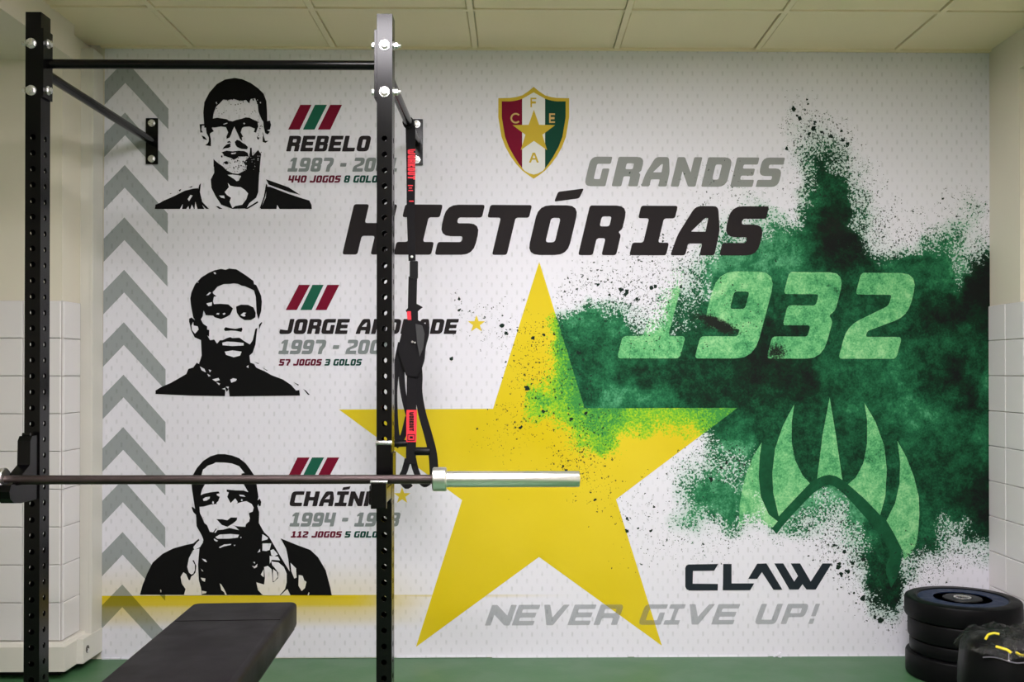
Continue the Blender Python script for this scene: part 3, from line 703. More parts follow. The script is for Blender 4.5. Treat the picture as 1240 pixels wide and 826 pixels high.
def speck(cx, cy, r, mi, k=1.5):
    n_ = rr.randint(4, 6); a0 = rr.random() * 6
    return ([(cx + r * rr.uniform(.5, 1.2) * math.cos(a0 + 2 * PI * i / n_), cy + r * rr.uniform(.5, 1.2) * math.sin(a0 + 2 * PI * i / n_)) for i in range(n_)], mi, k)
for i in range(70): p1.append(speck(rr.gauss(287, 13), rr.gauss(199, 5), rr.uniform(.35, 1.1), 0))
for i in range(26): p1.append(speck(rr.gauss(308, 5), rr.gauss(193, 8), rr.uniform(.35, 1.0), rr.choice((0, 1))))
for i in range(26): p1.append(speck(rr.uniform(258, 315), 136 + rr.gauss(0, 2.0), rr.uniform(.3, .8), 0))
for i in range(30): p1.append(speck(rr.uniform(255, 318), 121 + rr.gauss(0, 2.2) + 0.006 * (rr.random() * 30) ** 2, rr.uniform(.3, 1.1), rr.choice((0, 0, 1))))
for i in range(16): p1.append(speck(rr.gauss(315, 3), rr.gauss(156, 6), rr.uniform(.4, 1.0), 0))
decal('portrait', [([q], mi, d) for q, mi, d in p1], [V_ink, V_white], 5, label='black and white portrait of a short-haired man in a collared shirt, topmost')

B4 = T(220, 318, 9.18); B5 = T(180, 390, 5.905)
outer = B4([(130, 612), (105, 480), (97, 400), (110, 330), (150, 240), (220, 165), (300, 115), (370, 85), (440, 70), (490, 80), (530, 66), (610, 75), (650, 100), (720, 145), (800, 205), (805, 240), (830, 250), (850, 290), (885, 370), (893, 440), (885, 540), (855, 635), (835, 560), (830, 470), (825, 380), (805, 310), (740, 280), (700, 262), (670, 260), (630, 238), (580, 232), (540, 238), (470, 240), (400, 268), (370, 305), (345, 330), (355, 350), (390, 375), (360, 380), (350, 430), (360, 462), (430, 458), (520, 465), (572, 510), (540, 580), (500, 605), (440, 630), (370, 610), (350, 590), (270, 585), (245, 535), (235, 600), (215, 630), (240, 680), (285, 710), (285, 745), (310, 750), (300, 780), (305, 826)]) + \
    B5([(435, 60), (420, 95), (440, 130), (470, 125), (490, 155), (510, 130), (530, 130), (560, 115), (585, 108), (600, 115), (650, 112), (690, 140), (725, 160), (745, 130), (755, 90), (763, 50), (778, 42), (772, 90), (765, 160), (745, 220), (722, 240), (728, 290), (755, 300), (770, 325), (790, 335), (830, 352), (880, 380), (960, 410), (1020, 450), (1055, 490), (1078, 486), (1083, 526), (580, 532), (573, 480), (560, 500), (550, 480), (546, 530), (300, 526), (50, 515), (50, 490), (90, 465), (160, 435), (270, 372), (285, 335), (320, 325), (345, 290), (360, 300), (380, 240), (375, 130), (330, 110), (305, 60), (292, 0)]) + \
    B4([(84, 700), (84, 625), (110, 610), (150, 640)])
p2 = [(outer, 0, 0)]
for q in ([(605, 490), (660, 468), (740, 470), (800, 500), (825, 560), (820, 610), (770, 640), (700, 640), (650, 610), (615, 560)], [(470, 740), (490, 718), (540, 730), (600, 738), (670, 722), (678, 745), (665, 772), (600, 758), (550, 755), (485, 762)],
          [(860, 690), (890, 662), (897, 670), (880, 700), (862, 745)], [(840, 725), (830, 800), (815, 870), (795, 930), (788, 900), (805, 820)]): p2.append((B4(q), 0, .5))
for q in ([(655, 585), (690, 555), (720, 560), (700, 575), (712, 595), (690, 600)], [(385, 575), (400, 560), (420, 565), (415, 580)], [(455, 570), (480, 558), (490, 570), (470, 582)], [(275, 365), (310, 330), (330, 335), (300, 362)], [(275, 455), (340, 440), (335, 480), (300, 485)], [(355, 110), (375, 108), (385, 128), (368, 130)], [(172, 212), (190, 218), (185, 228)],
          [(110, 700), (130, 660), (135, 700), (180, 710), (190, 745), (150, 790), (115, 750)]): p2.append((B4(q), 1, 1))
for q in ([(528, 148), (560, 140), (620, 143), (680, 150), (680, 168), (600, 172), (530, 166)], [(545, 212), (600, 203), (665, 212), (655, 240), (610, 252), (555, 235)], [(368, 318), (400, 335), (410, 360), (380, 345)], [(420, 370), (445, 385), (430, 390)], [(430, 340), (448, 345), (440, 360)], [(455, 410), (500, 400), (510, 415), (480, 425)], [(485, 430), (512, 440), (505, 452)],
          [(585, 412), (605, 402), (632, 408), (625, 422), (592, 434)], [(700, 320), (715, 308), (715, 330)], [(525, 478), (550, 470), (548, 485)], [(552, 462), (575, 462), (570, 478)]): p2.append((B5(q), 1, 1))
for q in ([(755, 285), (790, 295), (785, 300)], [(805, 320), (850, 345), (848, 350)], [(1035, 430), (1075, 448), (1070, 455)], [(1105, 478), (1125, 490), (1155, 522), (1140, 520)]): p2.append((B5(q), 0, .5))
decal('portrait', [([q], mi, d) for q, mi, d in p2], [V_ink, V_white], 5, label='black and white portrait of a man in a high zipped collar, middle one')

D6 = T(220, 545, 9.18); D7 = T(165, 620, 7.508); D8 = T(280, 620, 7.508)
outer = D7([(35, 752), (60, 660), (100, 560), (150, 460), (240, 380), (340, 330), (450, 300), (520, 285), (568, 243), (574, 255), (590, 250), (612, 262), (608, 240), (590, 200), (550, 130), (545, 60)]) + \
    D6([(168, 800), (160, 720), (130, 690), (112, 640), (118, 628), (150, 655), (135, 560), (112, 400), (120, 290), (170, 200), (240, 120), (320, 70), (400, 45), (480, 45), (560, 60), (640, 90), (710, 145), (760, 210), (800, 270), (835, 390), (855, 520), (845, 560), (870, 540), (885, 575), (880, 620), (862, 625), (852, 600), (842, 625), (862, 690)]) + \
    D8([(255, 20), (252, 100), (300, 185), (345, 225), (400, 320), (470, 440), (532, 540), (520, 430), (500, 330), (450, 240), (600, 300), (720, 345), (790, 410), (860, 530), (900, 680), (915, 757)])
p3 = [(outer, 0, 0)]
face = D6([(222, 280), (240, 215), (260, 205), (290, 175), (350, 155), (380, 138), (480, 140), (560, 150), (640, 180), (700, 255), (665, 262), (690, 380), (742, 468), (690, 450), (600, 448), (500, 438), (503, 465), (525, 470), (508, 520), (545, 590), (560, 575), (597, 538), (625, 578), (612, 595), (680, 575), (720, 568), (780, 600), (802, 640), (790, 685), (748, 700), (762, 770)]) + \
    D8([(168, 60), (165, 85), (135, 110), (130, 135), (60, 130), (10, 120)]) + D7([(900, 130), (935, 165), (850, 145), (790, 160), (740, 165), (720, 190), (712, 185), (735, 152), (725, 150), (700, 185), (670, 180), (645, 120), (620, 100), (605, 50)]) + D6([(255, 745), (230, 752), (205, 700), (200, 632), (250, 628), (330, 605), (400, 600), (385, 590), (410, 565), (425, 520), (395, 505), (390, 488), (425, 482), (412, 460), (330, 468), (250, 485), (213, 502), (228, 440), (258, 385), (228, 300)])
p3.append((face, 1, .6))
p3.append((D7([(730, 65), (780, 65), (830, 75), (860, 50), (920, 50), (915, 75), (880, 105), (830, 135), (780, 118)]), 0, 1.2))
for q in ([(238, 545), (265, 525), (315, 518), (312, 540), (280, 560), (245, 565)], [(640, 495), (690, 500), (712, 520), (650, 512)], [(340, 590), (345, 568), (360, 575), (358, 600)], [(660, 565), (665, 545), (680, 550), (675, 568)]): p3.append((D6(q), 1, 1.2))
for q in ([(720, 228), (760, 205), (860, 200), (935, 207), (925, 232), (850, 242), (740, 243)], [(708, 240), (745, 262), (730, 270), (708, 255)], [(755, 320), (800, 295), (865, 290), (860, 300), (800, 312), (760, 328)], [(885, 300), (905, 298), (895, 310)], [(945, 228), (958, 226), (955, 240)],
          [(575, 332), (520, 345), (480, 420), (465, 500), (480, 550), (510, 575), (525, 560), (500, 590), (490, 620), (478, 618), (455, 565), (430, 548), (405, 590), (415, 650), (450, 700), (435, 757), (597, 757), (590, 690), (570, 620), (563, 480)], [(520, 320), (555, 275), (590, 245), (606, 250), (608, 275), (580, 320), (530, 345)],
          [(598, 425), (630, 432), (645, 455), (625, 452)], [(590, 515), (612, 540), (600, 538)], [(588, 597), (630, 605), (625, 635), (600, 622)], [(598, 715), (640, 725), (635, 738), (600, 745)], [(760, 648), (775, 660), (800, 700), (825, 757), (812, 757), (800, 728), (775, 710)], [(218, 705), (230, 712), (226, 735)]): p3.append((D7(q), 1, 1.2))
for q in ([(285, 200), (335, 235), (330, 250), (280, 262)], [(285, 285), (365, 285), (350, 345), (320, 355), (285, 352)], [(358, 348), (385, 338), (425, 385), (390, 405), (365, 392)], [(350, 400), (425, 405), (445, 440), (370, 435), (352, 470)],
          [(300, 500), (335, 490), (368, 520), (378, 640), (395, 632), (428, 600), (428, 550), (395, 505), (375, 485), (365, 450), (430, 458), (480, 500), (505, 560), (505, 640), (490, 700), (440, 757), (290, 757), (245, 710), (230, 640), (300, 660), (308, 600)],
          [(540, 462), (590, 512), (595, 595), (575, 605), (548, 540)], [(615, 572), (650, 580), (665, 622), (685, 635), (672, 690), (642, 718), (612, 670)], [(512, 700), (540, 757), (448, 757)], [(270, 570), (297, 520), (296, 592)],
          [(190, 490), (215, 495), (240, 470), (235, 500), (212, 512)], [(240, 370), (262, 335), (265, 360)], [(695, 757), (705, 728), (712, 735), (705, 757)], [(200, 455), (218, 455), (215, 470)]): p3.append((D8(q), 1, 1.2))
p3.append((D7([(512, 440), (525, 438), (548, 490), (540, 550), (515, 580), (495, 572), (520, 560), (534, 530), (534, 480)]), 0, 1.8))
p3.append((D8([(383, 520), (415, 545), (425, 590), (395, 628), (382, 630), (380, 560)]), 1, 1.8))
decal('portrait', [([q], mi, d) for q, mi, d in p3], [V_ink, V_white], 5, label='black and white portrait of a bearded man with a scarf, lowest one')
# coarse paint chips flung out of the powder burst
chips = [(961, 132, 3), (968, 143, 3.6), (979, 162, 2.6), (985, 156, 3.4), (986.5, 148, 2.6), (995, 160, 2.8), (1006, 165, 3), (1020, 170, 3.2), (1019, 159, 2), (1026.5, 174.5, 3), (952.6, 180.5, 2.6), (977, 121, 1.8),
         (556, 362.5, 3), (556, 376, 2), (608, 394, 3.6), (612, 403, 3), (546.6, 434.5, 2.8), (646, 409, 3), (659, 406, 2.4), (638.6, 470.7, 3.6), (630, 518, 2.6), (658, 498.6, 3), (692, 507, 2.4), (671, 405, 1.8),
         (759, 628, 2.2), (759, 643.5, 2.6), (788, 642.7, 1.9), (772.6, 640, 1.6), (682, 564.7, 2), (686, 569.6, 2.2), (709.6, 500.6, 2.4), (721, 604.7, 2.2), (792, 614, 1.8), (751, 351, 3), (759, 354, 4), (793, 347, 3), (788, 349, 3.4), (824, 348, 2.6), (771, 362, 2.6), (724, 345, 2.2), (738, 357, 2),
         (1014.5, 687, 4.6), (1027, 691.6, 4), (1045.6, 678, 4), (1018, 695, 3), (1044, 725.5, 4), (1066, 751.5, 4.4), (1059, 747, 3), (1034, 718, 1.8), (1010, 660, 2.6), (1022, 668, 2.6), (1032, 682, 3), (861, 581, 3.4), (880, 560, 2.6), (873, 566, 2.4), (700, 427, 3), (1141, 241, 2.2), (1183, 250, 1.6), (1158, 262, 1.8)]
o = decal('paint_chips', [([speck(x, y, r_, 0)[0][::1]], 0, 0) for x, y, r_ in chips] + [([speck(x + rr.uniform(-r_, r_), y + rr.uniform(-r_, r_), r_ * .6, 0)[0]], 0, 0.5) for x, y, r_ in chips], print_mat('dark_chip_print', 'flat', (0.010, 0.022, 0.015)), 6)
o['kind'] = 'stuff'
# loose lower edge of the vinyl
bm = bmesh.new()
for x0, x1, y in ((124, 300, 797.2), (480, 590, 795.5), (596, 760, 795.8), (768, 930, 795.2), (945, 1095, 794.8)):
    a = at(x0, y); b2 = at(x1, y - .5); add_box(bm, (a.x, WALL - .006, min(a.z, b2.z) - .003), (b2.x, WALL - .0008, max(a.z, b2.z) + .003), 0.001)
a = at(936, 793)
for k in range(5): add_box(bm, (a.x + k * .006, WALL - .012 - .002 * k, a.z - .008 + .004 * k * (1 if k < 3 else 0)), (a.x + k * .006 + .008, WALL - .002, a.z - .004 + .004 * k), 0.0005)
put(obj('peeled_edge', bm, V_white), mural)

# ------------------------------------------------------------ the room
CEIL = (at(200, 57.5).z + at(1100, 64).z) / 2
XL, XR = at(124, 450).x, at(1199, 450).x
YC = 3.99                               # front face of the left pier
XP = ax(97, WALL - 0.10) ; XPIER = XP   # tiled side face of the pier
XW = -3.2; YB = -3.2; XRW = XR
bm = bmesh.new(); add_box(bm, (XW, YB, -0.1), (XRW + 0.4, WALL + 0.12, 0)); struct('floor', bm, M_floor)
bm = bmesh.new(); add_box(bm, (XL - 0.4, WALL + 0.002, 0), (XRW + 0.4, WALL + 0.12, CEIL + 0.12)); struct('wall_back', bm, M_plaster)
bm = bmesh.new(); add_box(bm, (XW, YB - 0.12, 0), (XRW + 0.4, YB, CEIL + 0.12)); struct('wall_front', bm, M_plaster)
bm = bmesh.new(); add_box(bm, (XW - 0.12, YB, 0), (XW, WALL, CEIL + 0.12)); struct('wall_side', bm, M_plaster)
TH = 0.008; TOPT = 1.502; BOTT = 0.150; TS = 0.150; GAP = 0.0022
def tile_mesh():
    bm = bmesh.new(); s = TS / 2 - GAP / 2; k = 0.0025
    add_box(bm, (-s, -TH, -s), (s, 0, s)); 
    es = [e for e in bm.edges if all(abs(v.co.y + TH) < 1e-5 for v in e.verts)]
    bmesh.ops.bevel(bm, geom=es, offset=k, segments=1, affect='EDGES')
    return tomesh('wall_tile', bm)
TM = tile_mesh(); TM.materials.append(M_tile)
def wall_tiles(parent, origin, along, n_cols, n_rows, rz, top):
    for c_ in range(n_cols):
        for r_ in range(n_rows):
            o = bpy.data.objects.new('wall_tile', TM); COL.objects.link(o); o.parent = parent
            p = Vector(origin) + Vector(along) * (TS * (c_ + .5)); o.location = (p.x, p.y, top - TS * (r_ + .5))
            o.rotation_euler = (rr.uniform(-.002, .002), 0, rz + rr.uniform(-.002, .002))
# left pier: plaster core, tiles, skirting, beam
bm = bmesh.new()
add_box(bm, (XW, YC, 0.035), (XPIER, WALL, CEIL))
wl = struct('wall_left', bm, M_plaster)
bm = bmesh.new(); add_box(bm, (XW, YC - .0012, BOTT), (XPIER + .0012, WALL - .1, TOPT)); g = obj('grout_bed', bm, M_grout, wl)
wall_tiles(wl, (XPIER, YC - .0012, 0), (-1, 0, 0), 8, 9, 0, TOPT)
wall_tiles(wl, (XPIER + .0012, YC, 0), (0, 1, 0), 1, 9, PI / 2, TOPT)
# boxed casing in the corner
bm = bmesh.new(); add_box(bm, (XP - .005, WALL - 0.10, 0.12), (XL, WALL, 2.565), 0.003)
add_box(bm, (XL - .012, WALL - 0.102, 0.12), (XL + .0015, WALL - 0.002, 2.56), 0.001)
struct('trim_1', bm, M_skirt)
bm = bmesh.new()
sk_x = XL + .004
prof = [(0.028, 0.035), (0.028, 0.132), (0.020, 0.146), (0.0, 0.150)]
def skirt(bm, path):
    rings = []
    for (px_, py_), (nx_, ny_) in path: rings.append([bm.verts.new((px_ + nx_ * d, py_ + ny_ * d, h)) for d, h in prof] + [bm.verts.new((px_, py_, .035))])
    for a, b2 in zip(rings, rings[1:]):
        for i in range(len(a) - 1): bm.faces.new((a[i], b2[i], b2[i + 1], a[i + 1]))
        bm.faces.new((a[-1], b2[-1], b2[0], a[0]))
skirt(bm, [((XW, YC), (0, -1)), ((XPIER, YC), (1, -1)), ((XPIER, WALL), (1, 0))])
bb = struct('baseboard_left', bm, M_skirt)
bm = bmesh.new(); add_box(bm, (XPIER + .02, WALL - 0.19, 0.035), (XL + .004, WALL - .001, 0.135), .003)
pl = obj('corner_block', bm, M_skirt, bb)
hc = at(103.5, 781, WALL - .16)
bm = bmesh.new(); add_cyl(bm, (XL + .001, WALL - .15, .085), (XL + .0055, WALL - .15, .085), 0.015, seg=20)
obj('cable_hole', bm, simple('dark_hole', (.08, .07, .06), .7), bb)
bm = bmesh.new(); add_cyl(bm, (XL + .004, WALL - .15, .080), (XL + .0085, WALL - .15, .080), 0.0075, seg=16)
obj('pipe_stub', bm, M_zinc, bb)
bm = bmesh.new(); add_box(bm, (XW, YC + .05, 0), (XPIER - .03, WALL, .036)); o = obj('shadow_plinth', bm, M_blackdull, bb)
# beam along the left side
bm = bmesh.new(); add_box(bm, (XW, YB, 2.462), (XL - .004, YC - .0005, CEIL + .02)); struct('beam', bm, M_plaster)
# right wall
bm = bmesh.new()
add_box(bm, (XRW, WALL - 0.258, 0), (XRW + .2, WALL + .1, CEIL + .12))
add_box(bm, (XRW, YB, 2.45), (XRW + .2, WALL - 0.258, CEIL + .12))
add_box(bm, (XRW, YB, 0), (XRW + .2, WALL - .258, TOPT - .002))
add_box(bm, (XRW + .05, YB, TOPT - .002), (XRW + .2, WALL - .258, 2.45))
wr = struct('wall_right', bm, M_plaster)
bm = bmesh.new(); add_box(bm, (XRW - .0012, WALL - 1.35, 0), (XRW + .001, WALL, TOPT)); obj('grout_bed', bm, M_grout, wr)
wall_tiles(wr, (XRW - .0012, WALL - .002, 0), (0, -1, 0), 8, 10, -PI / 2, TOPT)

# ceiling: grid of T-bars with lay-in tiles
GX0 = at(572, 450).x + .012; GY0 = WALL - .463; CP = .6035
bm = bmesh.new(); add_box(bm, (XW, YB, CEIL + .035), (XRW + .4, WALL + .1, CEIL + .12)); 
ceil = struct('ceiling', bm, M_plaster)
bm = bmesh.new()
ky = [GY0 - CP * k for k in range(13) if GY0 - CP * k > YB]; kx = [GX0 + CP * k for k in range(-5, 5) if XW < GX0 + CP * k < XRW]
for x in kx: add_box(bm, (x - .011, YB, CEIL), (x + .011, WALL, CEIL + .012))
for y in ky: add_box(bm, (XW, y - .011, CEIL + .0004), (XRW, y + .011, CEIL + .012))
add_box(bm, (XL - .004, WALL - .02, CEIL - .002), (XRW, WALL + .001, CEIL + .012))
obj('ceiling_grid', bm, M_tbar, ceil)
def ctile(w_, d_):
    bm = bmesh.new(); add_box(bm, (-w_ / 2, -d_ / 2, 0), (w_ / 2, d_ / 2, .015))
    es = [e for e in bm.edges if all(abs(v.co.z) < 1e-5 for v in e.verts)]
    bmesh.ops.bevel(bm, geom=es, offset=.004, segments=1, affect='EDGES'); me_ = tomesh('ceiling_tile', bm); me_.materials.append(M_ceiltile); return me_
LAMPLAB = {(-1, 3): 'square ceiling lamp panel nearest the mural, left of the row of three', (0, 3): 'square ceiling lamp panel nearest the mural, middle of the row of three', (1, 3): 'square ceiling lamp panel nearest the mural, right of the row of three',
           (0, 6): 'square ceiling lamp panel behind the camera, left of the pair', (1, 6): 'square ceiling lamp panel behind the camera, right of the pair', (0, 9): 'square ceiling lamp panel standing alone farthest from the mural'}
LAMPS = {(-1, 3), (0, 3), (1, 3), (0, 6), (1, 6), (0, 9)}
CT = ctile(CP - .0265, CP - .0265); CTN = ctile(CP - .0265, .463 - .034)
for i in range(-5, 4):
    for j in range(0, 13):
        cx = GX0 + CP * (i + .5); y1 = WALL if j == 0 else ky[j - 1]; y0 = GY0 - CP * j
        if y0 < YB: continue
        cy = (y0 + y1) / 2
        if (i, j) in LAMPS: continue
        o = bpy.data.objects.new('ceiling_tile', CTN if j == 0 else CT); COL.objects.link(o); o.parent = ceil
        o.location = (cx, cy, CEIL + .004 + rr.uniform(0, .0025)); o.rotation_euler = (rr.uniform(-.0015, .0015), rr.uniform(-.0015, .0015), 0)
for i, j in sorted(LAMPS):
    cx = GX0 + CP * (i + .5); y0 = GY0 - CP * j; cy = y0 + CP / 2
    if cx - .3 < XW: continue
    L_ = thing('ceiling_lamp', LAMPLAB[(i, j)], 'lamp', (cx, cy, CEIL), 'recessed ceiling lamps')
    bm = bmesh.new(); h = .292
    for a, b2 in (((-h, -h), (h, -h + .025)), ((-h, h - .025), (h, h)), ((-h, -h + .025), (-h + .025, h - .025)), ((h - .025, -h + .025), (h, h - .025))):
        add_box(bm, (a[0], a[1], .001), (b2[0], b2[1], .03))
    obj('lamp_frame', bm, M_tbar, L_)
    bm = bmesh.new(); add_box(bm, (-h + .025, -h + .025, .008), (h - .025, h - .025, .014)); obj('diffuser', bm, M_lamp, L_)

# ------------------------------------------------------------ the pull-up rack
ZF = 3.21; PW = .0495; PD = .065                      # front face of the posts, their width and depth
PXL, PXR = (at(39, 450, ZF).x, at(465.3, 450, ZF).x)
HT = az(17.5, ZF); PITCH_H = .0511; H0 = az(168, ZF)
rack = thing('pull_up_rack', 'black steel wall-mounted pull-up rack with two perforated uprights', 'rack', ((PXL + PXR) / 2, ZF + PD / 2, 0))
def perforated(x, y0, w_, d_, z0, z1, r):
    bm = bmesh.new()
    hz = [H0 - PITCH_H * k for k in range(60) if H0 - PITCH_H * k > z0 + .06]
    def panel(origin, u, n_, wid):
        o_ = Vector(origin); u = Vector(u); n_ = Vector(n_)
        def P(a, z, dd=0): p = o_ + u * a - n_ * dd; return bm.verts.new((p.x, p.y, z))
        def quad(za, zb): bm.faces.new((P(0, za), P(wid, za), P(wid, zb), P(0, zb)))
        top = hz[0] + PITCH_H / 2; bot = hz[-1] - PITCH_H / 2
        quad(top, z1); quad(z0, bot)
        ns = 16
        for h in hz:
            ho, hi, bo = [], [], []
            for k in range(ns):
                a = 2 * PI * k / ns + PI / 4; c_, s_ = math.cos(a), math.sin(a)
                ho.append(P(wid / 2 + r * c_, h + r * s_)); hi.append(P(wid / 2 + r * c_, h + r * s_, .0035))
                sc = min(1 / max(abs(c_), 1e-6), 1 / max(abs(s_), 1e-6)); bo.append(P(wid / 2 + c_ * sc * wid / 2, h + s_ * sc * PITCH_H / 2))
            for k in range(ns):
                j = (k + 1) % ns; bm.faces.new((ho[k], bo[k], bo[j], ho[j])); bm.faces.new((hi[k], ho[k], ho[j], hi[j]))
    x0, x1, ya, yb = x - w_ / 2, x + w_ / 2, y0, y0 + d_
    panel((x0, ya, 0), (1, 0, 0), (0, -1, 0), w_); panel((x1, ya, 0), (0, 1, 0), (1, 0, 0), d_)
    panel((x1, yb, 0), (-1, 0, 0), (0, 1, 0), w_); panel((x0, yb, 0), (0, -1, 0), (-1, 0, 0), d_)
    c = [bm.verts.new(p) for p in ((x0, ya, z1), (x1, ya, z1), (x1, yb, z1), (x0, yb, z1))]; bm.faces.new(c)
    bmesh.ops.remove_doubles(bm, verts=bm.verts, dist=1e-5)
    return bm
def bolt(bm, p, d, s=1.0):
    p, d = Vector(p), Vector(d).normalized()
    add_cyl(bm, p, p + d * .003 * s, .0145 * s, seg=20); add_cyl(bm, p + d * .003 * s, p + d * .0125 * s, .0112 * s, seg=6, bevel=.001)
def nut(bm, p, d):
    p, d = Vector(p), Vector(d).normalized()
    add_cyl(bm, p, p + d * .003, .0145, seg=20); add_cyl(bm, p + d * .003, p + d * .015, .0115, seg=6, bevel=.001); add_cyl(bm, p + d * .015, p + d * .024, .006, seg=12)
HARM = (az(173, WALL)); HBAR = az(80, ZF + PD / 2)
HB1, HB2 = az(55.5, ZF), az(112, ZF)
for x in (PXL, PXR):
    put(obj('upright', perforated(x, ZF, PW, PD, 0.008, HT, .0092), M_black), rack)
    bm = bmesh.new(); add_box(bm, (x - .09, ZF - .05, 0), (x + .09, ZF + PD + .05, .008), .002); put(obj('foot_plate', bm, M_black), rack)
    side = 1 if x == PXL else -1
    bm = bmesh.new(); xs = x + side * (PW / 2 + .0045)
    add_box(bm, (xs - .004, ZF - .002, HB2 - .02), (xs + .004, ZF + PD - .002, HB1 + .05), .001)
    put(obj('side_plate', bm, M_black), rack)
    for h in (HB1, HB2):
        bm = bmesh.new(); bolt(bm, (x - (.006 if x == PXL else 0), ZF, h), (0, -1, 0), 1.15); put(obj('bolt', bm, M_zinc, None, True), rack)
        bm = bmesh.new(); bolt(bm, (xs + side * .004, ZF + PD * .45, h + .008), (side, 0, 0)); put(obj('bolt', bm, M_zinc, None, True), rack)
        bm = bmesh.new(); nut(bm, (x - side * PW / 2, ZF + PD * .45, h + .008), (-side, 0, 0)); put(obj('nut', bm, M_zinc, None, True), rack)
    # brace running back to its wall plate
    ya = ZF + PD; bm = bmesh.new()
    add_box(bm, (x - .006, ya, HARM - .03), (x + .006, ya + .05, HARM + .05), .001)
    add_cyl(bm, (x, ya - .0, HARM), (x, WALL - .012, HARM), .0165, seg=24)
    put(obj('wall_brace', bm, M_black, None, True), rack)
    bm = bmesh.new(); add_box(bm, (x - .0255, WALL - .0105, HARM - .098), (x + .0255, WALL - .0035, HARM + .098), .002)
    put(obj('wall_plate', bm, M_black), rack)
    for h in (-.076, .076):
        bm = bmesh.new(); bolt(bm, (x, WALL - .0105, HARM + h), (0, -1, 0), 1.05); put(obj('bolt', bm, M_zinc, None, True), rack)
bm = bmesh.new(); add_cyl(bm, (PXL + PW / 2 + .008, ZF + PD / 2, HBAR), (PXR - PW / 2 - .008, ZF + PD / 2, HBAR), .0152, seg=32)
put(obj('pull_up_bar', bm, M_black, None, True), rack)

# J-cups
YBAR = 3.09; HSH = az(580.3, YBAR); RSH = .0142
def jcup(x, label, lipdx, left=False):
    t_ = thing('bar_hook', label, 'hook', (x, ZF, HSH - .05), 'hooks that carry the barbell')
    W2 = .020 if left else .024; zt = az(536, ZF); zb = HSH - RSH - .014
    if left:
        prof_ = [(ZF - .001, .13), (ZF - .04, .13), (ZF - .052, .115), (ZF - .054, .04), (YBAR + .019, .016), (YBAR + .0165, -.0155), (YBAR - .02, -.0155), (YBAR - .034, -.004), (YBAR - .05, -.01),
                 (YBAR - .061, -.03), (YBAR - .055, -.052), (YBAR - .03, -.068), (YBAR + .01, -.073), (ZF - .001, -.073)]
        bm = bmesh.new(); a = [bm.verts.new((x - W2, y_, HSH + z_)) for y_, z_ in prof_]; b3 = [bm.verts.new((x + W2, y_, HSH + z_)) for y_, z_ in prof_]
        bm.faces.new(a); bm.faces.new(b3[::-1])
        for i in range(len(a)): bm.faces.new((a[i], b3[i], b3[(i + 1) % len(a)], a[(i + 1) % len(a)]))
        bmesh.ops.recalc_face_normals(bm, faces=bm.faces)
        put(obj('hook_body', bm, M_black), t_)
        bm = bmesh.new(); add_cyl(bm, (x - .012, ZF - .035, HSH + .134), (x + .012, ZF - .035, HSH + .134), .006, seg=14); put(obj('top_pin', bm, M_black, None, True), t_)
        return
    bm = bmesh.new()
    add_box(bm, (x - W2, ZF - .012, zb - .06), (x + W2, ZF - .001, zt), .002)                       # back plate on the post
    add_box(bm, (x + W2 + .001, ZF - .03, az(577, ZF)), (x + W2 + .008, ZF + PD * .75, az(548, ZF)), .001)      # side flange
    add_box(bm, (x - W2, YBAR - .052, zb - .045), (x + W2, ZF - .008, zb), .004)                   # shelf under the bar
    put(obj('hook_body', bm, M_black), t_)
    bm = bmesh.new(); add_box(bm, (x - W2 + lipdx, YBAR - .062, zb - .055), (x + W2 + lipdx, YBAR - .046, HSH - .004), .003)
    put(obj('front_lip', bm, M_black), t_)
    bm = bmesh.new(); add_cyl(bm, (x - W2 - .002 + lipdx, YBAR - .054, HSH - .002), (x + W2 + .002 + lipdx, YBAR - .054, HSH - .002), .0045, seg=14, bevel=.001)
    put(obj('lip_pin', bm, M_zinc, None, True), t_)
    bm = bmesh.new(); add_cyl(bm, (x - W2 - .002, ZF - .009, zt), (x + W2 + .002, ZF - .009, zt), .0075, seg=16, bevel=.001)
    put(obj('top_pin', bm, M_zinc, None, True), t_)
    bm = bmesh.new(); add_box(bm, (x - W2 + .001, YBAR - .046, zb + .0005), (x + W2 - .001, ZF - .012, HSH - RSH - .0003), .002)
    put(obj('liner', bm, M_blackdull), t_)
jcup(PXR, 'black steel hook holding the barbell on the right upright', .007)
jcup(PXL, 'black steel hook holding the barbell on the left upright', 0, True)

# ------------------------------------------------------------ barbell
xa, xb = at(7.0, 580, YBAR).x, at(524, 580, YBAR).x
bar = thing('barbell', 'steel barbell with dark shaft and bright sleeves resting on the rack hooks', 'barbell', ((xa + xb) / 2, YBAR, HSH))
bm = bmesh.new(); add_cyl(bm, (xa, YBAR, HSH), (xb, YBAR, HSH), RSH, seg=40); put(obj('shaft', bm, M_shaft, None, True), bar)
for x0, s in ((xb, 1), (xa, -1)):
    bm = bmesh.new()
    add_lathe(bm, [(.020, -.0), (.034, 0), (.0372, .003), (.0372, .040), (.035, .043), (.0245, .044)] if s == 1 else [(.0245, -.044), (.035, -.043), (.0372, -.040), (.0372, -.003), (.034, 0), (.020, 0)], (x0, YBAR, HSH), 'X', 48)
    put(obj('collar', bm, M_chrome, None, True), bar)
    bm = bmesh.new(); e = (at(702, 580, YBAR).x - xb)
    pr = [(.0248, .043), (.0248, e - .004), (.0225, e - .0005), (.0150, e), (.0145, e - .003)]
    if s == -1: pr = [(r, -h) for r, h in reversed(pr)]
    add_lathe(bm, pr, (x0, YBAR, HSH), 'X', 48); put(obj('sleeve', bm, M_chrome, None, True), bar)

